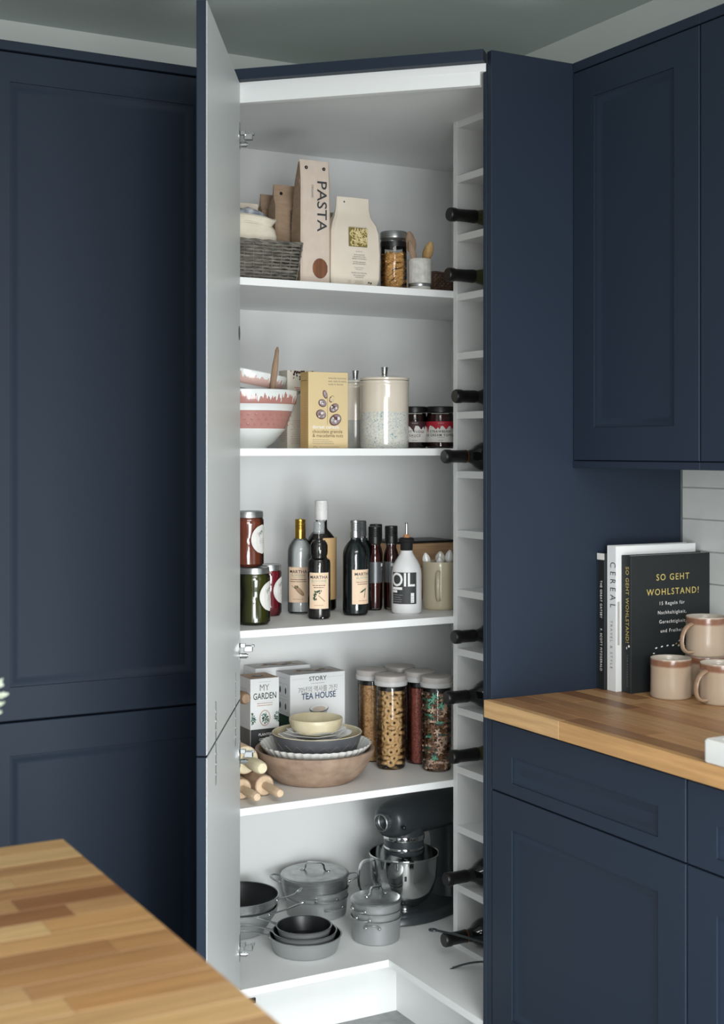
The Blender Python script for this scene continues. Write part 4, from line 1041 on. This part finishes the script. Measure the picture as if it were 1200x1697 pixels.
pin('brown rolling pin with pale end, beside the brown bowl', -.8505, -.497, -.275, Z4+.0256, .0255, PINB, PINW)
pin('brown rolling pin half hidden by the door', -.9130, -.503, -.275, Z4+.0256, .0255, PINB, PINW)
pin('thick pale rolling pin resting across the two brown ones', -.8815, -.452, -.225, Z4+.0815, .0345, PINW, PINP, .10, .0145)
pin('wooden rolling pin handle jutting out high up by the door', -.9045, -.425, -.11, Z4+.2425, .020, PINW, SPOONW, .084, .0135)
t = thing('carton', 'plain kraft carton behind the open door, carrying one rolling pin', 'box', (-.955, -.245, Z4))
G().box(0, 0, 0, .088, .165, .222, .001).obj('box', KRAFT, t, 0)
# storage jars
def stor_jar(label, x, y, r=.0385, h=.2165):
    t = thing('storage_jar', label, 'jar', (x, y, Z4))
    G().lathe([(0, .0012), (r*.88, .0012), (r*.96, .004), (r, .010), (r, h-.004), (r*.985, h)], 40).obj('glass', GLASS, t)
    G().lathe([(r*.90, h-.010), (r*.985, h-.009), (r*.985, h+.0015), (r*.90, h+.0025)], 40).obj('seal', BLACKP, t)
    G().lathe([(r*.96, h+.002), (r*1.12, h+.003), (r*1.14, h+.006), (r*1.14, h+.0135), (r*1.10, h+.0155)], 40).obj('lid_ring', SILI, t)
    G().lathe([(r*1.09, h+.0150), (r*1.10, h+.0250), (r*1.08, h+.0285), (r*.98, h+.0305), (0, h+.0312)], 40).obj('lid', GREYL, t)
    return t
def ring_mesh():
    g = G(); pts = [(.0078*math.cos(2*PI*k/14), .0078*math.sin(2*PI*k/14), 0) for k in range(14)]
    g.tube(pts, [.0044+.0012*(k % 2) for k in range(14)], 6, closed=True)
    m = g.mesh('biscuit_ring', 60); m.materials.append(mat('oat_biscuit', (206, 172, 124), .8, var=(140, (178, 140, 92), (1, 1, 1)), bump=(300, .4, (1, 1, 1)))); return m
def flower_mesh(col, nm):
    g = G(); pts = []
    for k in range(30):
        a = 2*PI*k/30; q = .0068+.0040*math.cos(5*a); pts.append((q*math.cos(a), q*math.sin(a)))
    g.prism(pts, -.0026, .0026); m = g.mesh('biscuit_flower', 40); m.materials.append(col); return m
def fill(x, y, r, z0, z1, meshes, n_lvl, per, name, label, cat, group, tilt=1.0, seed=1):
    rnd = random.Random(seed)
    for l in range(n_lvl):
        z = z0+(z1-z0)*l/(n_lvl-1)
        for k in range(per):
            a = 2*PI*(k+.5*(l % 2))/per+rnd.uniform(-.12, .12)
            m, lab, gp = rnd.choice(meshes); o = link(name, m); tag(o, lab or label, cat, gp or group)
            o.location = (x+r*math.cos(a), y+r*math.sin(a), z+rnd.uniform(-.003, .003))
            fac = rnd.random() < .58
            o.rotation_euler = (Matrix.Rotation(a, 3, 'Z') @ Matrix.Rotation(PI/2+rnd.uniform(-.45, .45) if fac else rnd.uniform(-.5, .5), 3, 'Y') @ Matrix.Rotation(rnd.uniform(0, 6), 3, 'Z')).to_euler()
stor_jar('glass jar of ring biscuits with pale grey lid, left of the two front jars', -.432, -.384)
fill(-.432, -.384, .0262, .607+.016, .607+.204, [(ring_mesh(), None, None)], 13, 9, 'ring_biscuit', 'small oat ring biscuit inside the tall glass jar', 'biscuit', 'ring biscuits in the glass jar', seed=3)
stor_jar('glass jar of flower biscuits with pale grey lid, beside the wine rack', -.338, -.462)
fset = []
for nm, c, c2 in (('mint', (120, 184, 158), (98, 164, 140)), ('pale pink', (222, 190, 168), (204, 170, 146)), ('brown', (138, 98, 68), (112, 76, 50))):
    fset.append((flower_mesh(mat(nm.replace(' ', '_')+'_icing', c, .6, var=(60, c2, (1, 1, 1))), nm), nm+' flower biscuit inside the jar beside the wine rack', nm+' flower biscuits in the jar'))
fill(-.338, -.462, .0290, .607+.012, .607+.198, fset+[fset[1]], 15, 11, 'flower_biscuit', None, 'biscuit', None, seed=8)
CHOC = mat('chocolate_biscuit', (104, 72, 50), .75, var=(90, (70, 46, 32), (1, 1, 1), 6), bump=(150, .6, (1, 1, 1)))
OATM = mat('oat_clusters', (196, 158, 110), .8, var=(150, (150, 108, 68), (1, 1, 1), 6), bump=(220, .7, (1, 1, 1)))
REDG = mat('red_grain', (150, 82, 66), .75, var=(200, (100, 44, 38), (1, 1, 1), 6), bump=(240, .7, (1, 1, 1)))
def grains(name, label, x, y, r, z0, h, m, mg, n, gs, seed, only_front=True):
    """a jar's grain: a core and a skin of separate kernels, nobody could count them"""
    rnd = random.Random(seed); g = G(); g.lathe([(0, z0), (r-.004, z0), (r-.003, z0+.003), (r-.003, h-.002), (0, h)], 28)
    for k in range(n):
        a = rnd.uniform(0, 2*PI); z = rnd.uniform(z0+.003, h-.001); q = r-.003
        M = T(q*math.cos(a), q*math.sin(a), z) @ RZ(rnd.uniform(0, 6)) @ RX(rnd.uniform(0, 3)) @ Matrix.Diagonal((gs*1.5, gs*.8, gs*.7, 1))
        g.add([(1, 0, 0), (-1, 0, 0), (0, 1, 0), (0, -1, 0), (0, 0, 1), (0, 0, -1)], [(0, 2, 4), (2, 1, 4), (1, 3, 4), (3, 0, 4), (2, 0, 5), (1, 2, 5), (3, 1, 5), (0, 3, 5)], M)
    o = g.obj(name, m, None, 40); o.location = (x, y, Z4); stuff(o); tag(o, label, cat='food'); return o
stor_jar('glass jar of oat grain with pale grey lid, behind the brown bowl', -.430, -.278)
grains('oat_grain', 'golden oat grain filling the jar behind the brown bowl', -.430, -.278, .0375, .003, .207, OATM, 0, 1500, .0022, 1)
stor_jar('glass jar of red grain with pale grey lid, between the two front jars', -.331, -.366)
grains('red_grain', 'red brown grain filling the jar between the two front jars', -.331, -.366, .0375, .003, .204, REDG, 0, 1500, .0018, 2)
stor_jar('glass jar with pale grey lid at the back of the jars', -.337, -.268)
grains('brown_grain', 'brown grain in the rearmost jar', -.337, -.268, .0375, .003, .204, CHOC, 0, 300, .0020, 6)

# ================================================================== BOTTOM SHELF
def pan_body(t, r, rb, h, m=ALU, inner=NONSTICK, rim=True, th=.0025, n=64):
    G().lathe([(0, 0), (rb-.006, 0), (rb, .002), (rb+(r-rb)*.25, h*.12), (r-.001, h*.8), (r+.001, h*.97), (r+.002, h), (r, h+.0012)], n).obj('body', m, t, 40)
    G().lathe([(r, h+.0012), (r-.002, h), (r-th-.001, h*.8), (rb+(r-rb)*.2, h*.14), (rb-.006, .005), (0, .005)], n).obj('coating', inner, t, 40)
    G().lathe([(r+.0021, h-.0004), (r+.0026, h+.0008), (r+.0012, h+.0019), (r-.0006, h+.0013)], n).obj('rim', STEEL, t, 40)
def long_handle(t, pts, r0=.0045, m=STEEL, ring=True):
    """strap handle from the pan's rim out to a hanging loop"""
    pts = [Vector(p) for p in pts]; n = 18; sm = []
    for k in range(n+1):
        f_ = k/n; a, b, c = pts
        sm.append(a*(1-f_)**2+b*2*f_*(1-f_)+c*f_**2)
    rad = [r0*(1.7-.9*min(1, k/5)) if k < 5 else r0*(.8+.35*k/n) for k in range(n+1)]
    g = G(); g.tube(sm, rad, 8, flat=.5, up=(0, 0, 1))
    if ring:
        d = (sm[-1]-sm[-2]).normalized(); c = sm[-1]+d*.008; s = d.cross(Vector((0, 0, 1))).normalized()
        g.tube([c+d*(.010*math.cos(2*PI*k/16))+s*(.0075*math.sin(2*PI*k/16)) for k in range(16)], .0026, 7, closed=True)
    g.obj('handle', m, t, 50)
    g = G(); d = (pts[0]-Vector((0, 0, pts[0].z))).normalized(); s = d.cross(Vector((0, 0, 1)))
    for q in (-1, 1):
        p = pts[0]+s*(.009*q); g.lathe([(0, .003), (.003, .0024), (.0042, .0008), (.0042, 0)], 10, M=T(*p) @ d.to_track_quat('Z', 'Y').to_matrix().to_4x4())
    g.obj('rivets', CHROME, t, 50)
def loop_handle(t, ang, r, z, w=.035, out=.03, rise=.004, m=STEEL, rr_=.0036):
    d = Vector((math.cos(ang), math.sin(ang), 0)); s = Vector((-math.sin(ang), math.cos(ang), 0)); pts = []
    for k in range(15):
        f_ = PI*k/14; e_ = math.sin(f_)**.7
        pts.append(d*(r-.002+out*e_)+s*(w*math.cos(f_))+Vector((0, 0, z+rise*e_)))
    G().tube(pts, rr_, 8, flat=.8).obj('handle', m, t, 50)
    g = G()
    for q in (-1, 1):
        p = d*(r+.001)+s*(w*q*.98)+Vector((0, 0, z)); g.lathe([(0, .003), (.003, .0025), (.0048, .001), (.0048, -.001)], 10, M=T(*p) @ d.to_track_quat('Z', 'Y').to_matrix().to_4x4())
    g.obj('rivets', CHROME, t, 50)
def lid(t, r, z, ang, hw=.026, hh=.022, m=STEEL):
    G().lathe([(r+.0015, z), (r+.002, z+.002), (r-.002, z+.0045), (r*.93, z+.005), (r*.88, z+.0055), (r*.4, z+.0085), (0, z+.0095)], 64).obj('lid_disc', m, t, 40)
    d = Vector((math.cos(ang), math.sin(ang), 0)); pts = []
    zz = z+.008
    pts = [d*(-hw-.012)+Vector((0, 0, zz)), d*(-hw-.004)+Vector((0, 0, zz+.002)), d*(-hw)+Vector((0, 0, zz+.008)), d*(-hw*.97)+Vector((0, 0, zz+hh-.006)), d*(-hw*.75)+Vector((0, 0, zz+hh)),
           d*(hw*.75)+Vector((0, 0, zz+hh)), d*(hw*.97)+Vector((0, 0, zz+hh-.006)), d*hw+Vector((0, 0, zz+.008)), d*(hw+.004)+Vector((0, 0, zz+.002)), d*(hw+.012)+Vector((0, 0, zz))]
    s = Vector((0, 0, 1)).cross(d)
    rings = []
    for p in pts: rings.append([p+s*.007+Vector((0, 0, .0011)), p+s*.007-Vector((0, 0, .0011)), p-s*.007-Vector((0, 0, .0011)), p-s*.007+Vector((0, 0, .0011))])
    G().tube(pts, .0065, 10, flat=.3, up=(0, 0, 1)).obj('lid_handle', CHROME, t, 50)
    g = G()
    for q in (0, -1): g.lathe([(.005, 0), (.0045, .003), (.003, .0042), (0, .0045)], 12, M=T(*pts[q]))
    g.obj('rivets', CHROME, t, 50)
# woks at the back left
wx, wy = -.800, -.225
t = thing('wok', 'deep grey wok, lower of the two nested at the back', 'pan', (wx, wy, Z5)); pan_body(t, .101, .055, .072)
long_handle(t, [(.1015*math.cos(-1.0), .1015*math.sin(-1.0), .066), (.075, -.13, .086), (.095, -.165, .108)], .0042)
t = thing('wok', 'deep non-stick wok, upper of the two nested at the back', 'pan', (wx, wy, Z5+.018)); pan_body(t, .104, .052, .083, STEEL)
long_handle(t, [(.1035*math.cos(-.62), .1035*math.sin(-.62), .074), (.115, -.085, .085), (.125, -.088, .092)], .0042)
# casseroles at the back
cx_, cy_ = -.548, -.180
ca = AC-.4
t = thing('saute_pan', 'wide aluminium pan at the bottom of the lidded stack', 'pan', (cx_, cy_, Z5)); pan_body(t, .084, .080, .048)
loop_handle(t, AC+.62, .085, .032, .028, .026)
t = thing('saute_pan', 'middle aluminium pan of the lidded stack', 'pan', (cx_, cy_, Z5+.022)); pan_body(t, .0855, .079, .050)
loop_handle(t, AC+.35, .086, .034, .030, .022, .002)
t = thing('casserole', 'wide lidded casserole on top of the aluminium pan stack', 'pan', (cx_-.004, cy_+.004, Z5+.056)); pan_body(t, .0915, .086, .048, STEEL)
lid(t, .0905, .0495, ca+1.75); loop_handle(t, AC-1.5, .092, .036, .03, .03, .010); loop_handle(t, AC+1.65, .092, .036, .03, .03, .010)
# saucepans with lid
sx_, sy_ = -.504, -.432
t = thing('saucepan', 'deepest aluminium saucepan, lowest of the lidded three', 'pan', (sx_, sy_, Z5)); pan_body(t, .0645, .060, .060)
loop_handle(t, AC-.15, .0650, .047, .018, .016, .010, rr_=.003)
t = thing('saucepan', 'middle aluminium saucepan of the lidded three', 'pan', (sx_, sy_, Z5+.027)); pan_body(t, .0640, .059, .052)
loop_handle(t, AC-.55, .0645, .040, .020, .016, .0, rr_=.003)
t = thing('saucepan', 'top aluminium saucepan with lid and arched handle', 'pan', (sx_, sy_, Z5+.050)); pan_body(t, .0645, .060, .052)
lid(t, .0640, .0530, AC+PI/2+.5, .016, .022); loop_handle(t, AC-.75, .065, .038, .022, .016, .0, rr_=.003)
# frying pans
fx, fy = -.702, -.420
ang = math.radians(152)
for q, (r, rb, h, z, lab, a) in enumerate(((.0900, .078, .042, 0, 'aluminium frying pan, largest and lowest of three', ang), (.0800, .068, .038, .012, 'frying pan in the middle of the three nested ones', ang-.12), (.0690, .057, .040, .021, 'smallest frying pan on top with a red dot inside', ang-.3))):
    t = thing('frying_pan', lab, 'pan', (fx, fy+.004*q, Z5+z)); pan_body(t, r, rb, h)
    c, s = math.cos(a), math.sin(a)
    long_handle(t, [((r+.001)*c, (r+.001)*s, h*.85), ((r+.05)*c, (r+.05)*s, h+.010), ((r+.085)*c, (r+.085)*s, h+.004)], .0042)
    if q == 2:
        i = Ink(t, plane_map((0, 0, .005), (1, 0, 0), (0, 1, 0))); i.disc(.008, -.016, .014, ink('red_spot', (150, 48, 40)), None, 20)
# pans behind the end panel whose handles show
for q, (z, tip, lab) in enumerate(((0, (-.440, -.703, .180+.004), 'frying pan on the pantry floor whose low looped handle shows by the end panel'), (.030, (-.440, -.6205, .250), 'frying pan behind the end panel whose long handle crosses the lowest bottle'))):
    px, py = -.325, -.895
    t = thing('frying_pan', lab, 'pan', (px, py, Z5+z)); pan_body(t, .088, .076, .042)
    tp = Vector(tip)-Vector((px, py, Z5+z)); hd = Vector((tp.x, tp.y, 0)).normalized(); st = hd*.0895+Vector((0, 0, .035))
    long_handle(t, [tuple(st), tuple((st+tp)/2+Vector((0, 0, .020-.012*q))), tuple(tp)], .0045, IRON)
# stand mixer
mt = thing('stand_mixer', 'dark grey stand mixer with polished steel bowl beside the wine rack', 'mixer', (-.352, -.316, Z5), math.atan2(.334, .943))
def ell(cx, cz, ay, az, x, n=28, p=2.4):
    out = []
    for k in range(n):
        a = 2*PI*k/n; c = math.copysign(abs(math.cos(a))**(2/p), math.cos(a)); s = math.copysign(abs(math.sin(a))**(2/p), math.sin(a)); out.append((x, ay*c, cz+az*s))
    return out
base = G()
def plate(z, k):      # outline of the foot: round in front, narrower behind
    out = []
    for q in range(40):
        a = 2*PI*q/40; x = .105+(.195*k)*math.cos(a)*(.98); w = .098*k*(1-.12*math.cos(a)); out.append((x-.02, w*math.sin(a), z))
    return out
base.loft([plate(0, .97), plate(.004, 1), plate(.016, .99), plate(.024, .93), plate(.027, .8)])
col = []
for z, xf, xb, hw in ((.02, .128, .262, .068), (.05, .138, .258, .058), (.10, .146, .252, .050), (.16, .150, .248, .048), (.20, .145, .252, .052), (.235, .13, .26, .056)):
    ring = []
    for k in range(28):
        a = 2*PI*k/28; c = math.copysign(abs(math.cos(a))**.75, math.cos(a)); s = math.copysign(abs(math.sin(a))**.75, math.sin(a)); ring.append(((xf+xb)/2+(xb-xf)/2*c, hw*s, z))
    col.append(ring)
base.loft(col); base.obj('stand', IRON, mt, 45)
head = []
for x, cz, ay, az in ((-.078, .268, .022, .022), (-.076, .268, .036, .033), (-.068, .268, .046, .042), (-.050, .269, .053, .047), (-.02, .270, .057, .050), (.04, .270, .060, .052), (.12, .268, .062, .053), (.20, .265, .060, .053), (.26, .262, .055, .049), (.29, .260, .043, .039), (.305, .258, .024, .022)):
    head.append(ell(0, cz, ay, az, x))
G().loft(head).obj('head', IRON, mt, 50)
G().lathe([(0, -.004), (.021, -.004), (.023, -.002), (.0235, .014), (.021, .016)], 24, M=T(-.078, 0, .270) @ RY(-PI/2) @ T(0, 0, .003)).obj('hub', STEEL, mt)
G().tube([(-.062, -.040, .262), (-.068, -.054, .262)], .0035, 8).lathe([(0, .006), (.005, .004), (.006, 0), (.005, -.004), (0, -.006)], 12, M=T(-.070, -.059, .262)).obj('hub_screw', BLACKP, mt)
# bands round the planetary housing
G().lathe([(0, .171), (.046, .171), (.052, .174), (.054, .180), (.054, .186)], 44).obj('beater_housing', IRON, mt)
G().lathe([(.0548, .184), (.0552, .185), (.0552, .192), (.0546, .193)], 44).obj('lower_band', CHROME, mt)
G().lathe([(.0540, .190), (.0545, .22), (.053, .25)], 44).obj('collar', IRON, mt)
b = G().lathe([(.0558, .2115), (.0562, .2125), (.0562, .2235), (.0556, .2245)], 44).obj('trim_band', CHROME, mt)
i = Ink(mt, cyl_map(.0565, AC-math.atan2(.334, .943))); i.text('KitchenAid', .0105, .004, .2150, I_BLACK, 'c', 0, 1.1, 1.05, .01)
G().tube([(0, 0, .18), (0, 0, .15)], .006, 10).tube([(0, -.016, .152), (0, .016, .152)], .003, 8).obj('beater_shaft', CHROME, mt)
bz = .022
bowl = G().lathe([(0, bz+.012), (.030, bz+.012), (.046, bz+.015), (.066, bz+.030), (.082, bz+.056), (.0895, bz+.09), (.0925, bz+.145), (.0945, bz+.146), (.0955, bz+.149), (.0945, bz+.1515), (.0918, bz+.150), (.0885, bz+.09), (.075, bz+.05), (.05, bz+.022), (0, bz+.02)], 64).obj('bowl', CHROME, mt, 50)
bowl['label'] = 'polished steel bowl'
G().lathe([(.042, bz-.004), (.044, bz-.002), (.044, bz+.004), (.040, bz+.006), (.0395, bz+.010), (.041, bz+.014)], 44).obj('bowl_foot', CHROME, bowl, 50)
ha = math.radians(-180)-math.atan2(.334, .943)+math.radians(0)   # handle points to the viewer's left
ha = math.atan2(RT[1], RT[0])+PI-math.atan2(.334, .943)-.15+.35
hp = []
for k in range(17):
    f_ = PI*k/16; e_ = math.sin(f_)**.45; hp.append(((.086+.040*e_)*math.cos(ha), (.086+.040*e_)*math.sin(ha), bz+.092+.046*math.cos(f_)-.004))
G().tube(hp, .0105, 10, flat=.28, up=(math.cos(ha), math.sin(ha), 0)).obj('bowl_handle', CHROME, bowl, 50)
i = Ink(bowl, cyl_map(.0915, AC-math.atan2(.334, .943)+.02)); i.rect(-.003, bz+.098, .003, bz+.110, I_BLACK)

# ================================================================== WORKTOP THINGS
def book(label, x0, x1, y0, y1, h, cover, spine_m=None):
    t = thing('book', label, 'book', (x0, y0, WT)); w, d = x1-x0, y1-y0
    G().box(0, 0, 0, w, .0022, h, .0006).box(0, d-.0022, 0, w, d, h, .0006).box(0, .0018, 0, .0022, d-.0018, h, .0006).obj('cover', cover, t, 0)
    G().box(.0024, .0024, .002, w-.003, d-.0024, h-.002).obj('pages', PAPERB, t, 0); return t, w, d
t, w, d = book('black spined novel with white band at the top, against the end panel', -.263, -.06, -1.0615, -1.0345, .310, BLACKC)
i = Ink(t, plane_map((0, d, 0), (0, -1, 0), (0, 0, 1))); i.rect(.0003, .295, d-.0003, .3098, LABW, name='band'); i.text('THE GREAT GATSBY', .0105, d*.42, .205, I_WHITE, 'c', -PI/2, .80, 1.15, .004); i.text('F. SCOTT FITZGERALD', .0105, d*.42, .090, I_WHITE, 'c', -PI/2, .80, 1.15, .004)
t, w, d = book('tall white CEREAL magazine book behind the black one', -.2565, -.021, -1.0945, -1.0625, .3285, PAPERW)
i = Ink(t, plane_map((0, d, 0), (0, -1, 0), (0, 0, 1))); i.text('CEREAL', .027, d*.36, .240, I_CHAR, 'c', -PI/2, .72, 1.75); i.text('TRAVEL & STYLE', .0115, d*.36, .105, I_GREY, 'c', -PI/2, .9, 1.5)
i = Ink(t, plane_map((0, 0, 0), (1, 0, 0), (0, 0, 1))); i.rect(.0035, .105, .0095, .203, I_LGREY)
t, w, d = book('black book titled SO GEHT WOHLSTAND in gold letters', -.2425, -.0095, -1.1290, -1.0960, .308, BLACKC)
i = Ink(t, plane_map((0, d, 0), (0, -1, 0), (0, 0, 1)))
i.text('SO GEHT WOHLSTAND!', .0155, d*.46, .198, I_GOLD, 'c', -PI/2, .92, 1.12, .012); i.disc(d*.78, .1055, .003, I_WHITE, .0028); i.disc(d*.55, .1005, .0014, I_WHITE, .003); i.lines(0, 0, 0, I_GREY, 0)
i.text('TOM RAGNARSSON', .0062, d*.55, .050, I_GREY, 'c', -PI/2, .9, 1.6)
i = Ink(t, plane_map((0, 0, 0), (1, 0, 0), (0, 0, 1))); u = w*.505
i.text('SO GEHT', .0205, u+.004, .2500, I_GOLD, 'c', 0, .98, 1.25, .008); i.text('WOHLSTAND!', .0205, u+.004, .2170, I_GOLD, 'c', 0, .98, 1.25, .008)
for q, s in enumerate(('15 Regeln für', 'Nachhaltigkeit,', 'Gerechtigkeit', 'und Freiheit')): i.text(s, .0112, u+.002, .194-.0208*q, I_WHITE, 'c', 0, .98, 1.25, .003)
rnd = random.Random(1)
for q in range(8):
    i.disc(u-.045+.0165*q, .0975+.0035*math.sin(q*.7), .0034, I_WHITE, .0016, 8, .2)
    i.disc(u+.020+.0075*q, .100+.0085*q, .0032, (I_GOLD, I_LGREEN, I_MAUVE)[q % 3], .0013, 8, 1.0)
    i.disc(u+.014+.009*q, .104+.0065*q, .0028, (I_GOLD, I_WHITE)[q % 2], .0012, 8, .7)
    i.disc(u-.052, .086-.0125*q, .0032, I_WHITE, .0013, 8, 0)
i.text('TOM RAGNARSSON', .0105, u-.062, .017, I_GREY, 'l', 0, .95, 1.2)
def mug_mat():
    m, nt, b, L = newmat('taupe_mug_glaze'); b.inputs['Roughness'].default_value = .28; b.inputs['Coat Weight'].default_value = .35; b.inputs['Coat Roughness'].default_value = .08
    tc = N(nt, 'ShaderNodeTexCoord'); sx = N(nt, 'ShaderNodeSeparateXYZ'); L.new(tc.outputs['Object'], sx.inputs[0])
    no = N(nt, 'ShaderNodeTexNoise'); no.inputs['Scale'].default_value = 24; L.new(tc.outputs['Object'], no.inputs['Vector'])
    md = N(nt, 'ShaderNodeMath', operation='MULTIPLY_ADD'); md.inputs[1].default_value = .006; L.new(no.outputs['Fac'], md.inputs[0]); L.new(sx.outputs[2], md.inputs[2])
    mr = N(nt, 'ShaderNodeMapRange'); mr.inputs[1].default_value = 0; mr.inputs[2].default_value = .1; L.new(md.outputs[0], mr.inputs[0])
    rp = N(nt, 'ShaderNodeValToRGB'); e = rp.color_ramp.elements
    e[0].position = 0; e[0].color = s2l((190, 172, 152))+(1,); e[1].position = .72; e[1].color = s2l((184, 163, 141))+(1,)
    for p, c in ((.765, (140, 98, 74)), (.86, (132, 92, 70)), (.893, (176, 150, 130)), (.906, (216, 206, 194))): x = e.new(p); x.color = s2l(c)+(1,)
    L.new(mr.outputs[0], rp.inputs[0]); L.new(rp.outputs[0], b.inputs['Base Color']); return m
MUGT = mug_mat(); MUGI = mat('mug_inside_glaze', (196, 186, 172), .3, coat=.3, var=(16, (186, 174, 160), (1, 1, 1)))
MUGH = mat('taupe_handle_glaze', (180, 154, 130), .28, coat=.35, var=(22, (152, 120, 94), (1, 1, 1)))
def big_mug(label, x, y, z, ha):
    t = thing('mug', label, 'mug', (x, y, z), 0, 'taupe mugs with brown rims'); r = .0450
    G().lathe([(0, .002), (r*.86, .002), (r*.9, 0), (r*.96, .001), (r, .005), (r*.99, .03), (r*.985, .06), (r*1.0, .075), (r*1.0, .085), (r*.985, .0872)], 56).obj('cup', MUGT, t, 50)
    G().lathe([(r*.985, .0872), (r*.955, .086), (r*.935, .075), (r*.93, .02), (r*.85, .008), (0, .007)], 56).obj('inside', MUGI, t, 50)
    d = Vector((math.cos(ha), math.sin(ha), 0)); pts = []
    for k in range(17):
        f_ = k/16; a = PI*(.02+.96*f_); e_ = math.sin(a)**.75
        pts.append(d*(r-.003+.034*e_)+Vector((0, 0, .0415+.031*math.cos(a)-.006*math.sin(a))))
    G().tube(pts, [.0075-.0016*math.sin(PI*k/16) for k in range(17)], 12, flat=.55, up=tuple(d)).obj('handle', MUGH, t, 50)
big_mug('taupe mug standing alone in front of the black book', -.190, -.201-1.0, WT, math.radians(20))
big_mug('taupe mug at the front of the stack, handle towards the single mug', -.143, -1.307, WT, AC-1.0)
big_mug('taupe mug at the back of the stack, hidden under the top mug', -.094, -1.206, WT, math.radians(-60))
big_mug('taupe mug balanced on top of the stack', -.0985, -1.2135, WT+.0878, AC-1.0)
# flowers on the island
t = thing('vase', 'white vase standing on the island at the edge of the picture', 'vase', (-1.985, -1.80, .899))
G().lathe([(0, 0), (.035, 0), (.046, .02), (.05, .05), (.042, .09), (.026, .115), (.024, .13), (.028, .138), (.024, .136), (.02, .125), (.036, .08), (.03, .02), (0, .01)], 40).obj('body', CERW, t, 50)
PET = mat('white_petals', (222, 228, 216), .7, var=(60, (196, 212, 190), (1, 1, 1))); STEM = mat('green_stem', (104, 130, 92), .7, var=(40, (84, 108, 74), (1, 1, 1)))
for q, (ex, ey, ez, lab) in enumerate(((-1.826, -1.780, 1.148, 'white blossom spray reaching into the frame above the island'), (-1.95, -1.83, 1.19, 'tall white blossom spray in the vase'), (-2.06, -1.80, 1.13, 'white blossom spray on the far side of the vase'))):
    t = thing('flower_spray', lab, 'flower', (-1.985, -1.80, .911), 0)
    e = Vector((ex+1.985, ey+1.80, ez-.911)); mid = Vector((e.x*.25, e.y*.25, e.z*.75))
    pts = [Vector((0, 0, 0))*(1-f_)**2+mid*2*f_*(1-f_)+e*f_**2 for f_ in [k/10 for k in range(11)]]
    G().tube([tuple(p) for p in pts], .0018, 6).obj('stem', STEM, t, 50)
    rnd = random.Random(q+1); g = G()
    for k in range(26):
        c = e+Vector((rnd.gauss(0, .010), rnd.gauss(0, .010), rnd.uniform(-.042, .012)))
        if q == 0 and c.x-e.x > .012: c.x = e.x+.012
        for p in range(5):
            a = 2*PI*p/5+rnd.random(); M = T(*c) @ RZ(a) @ RY(-.6+rnd.uniform(-.3, .3)) @ T(.0045, 0, 0) @ Matrix.Diagonal((.0055, .0042, .0012, 1))
            g.lathe([(0, -1), (.8, -.5), (1, 0), (.8, .5), (0, 1)], 7, M=M)
    stuff(g.obj('blossom', PET, t, 50))
finish_inks()
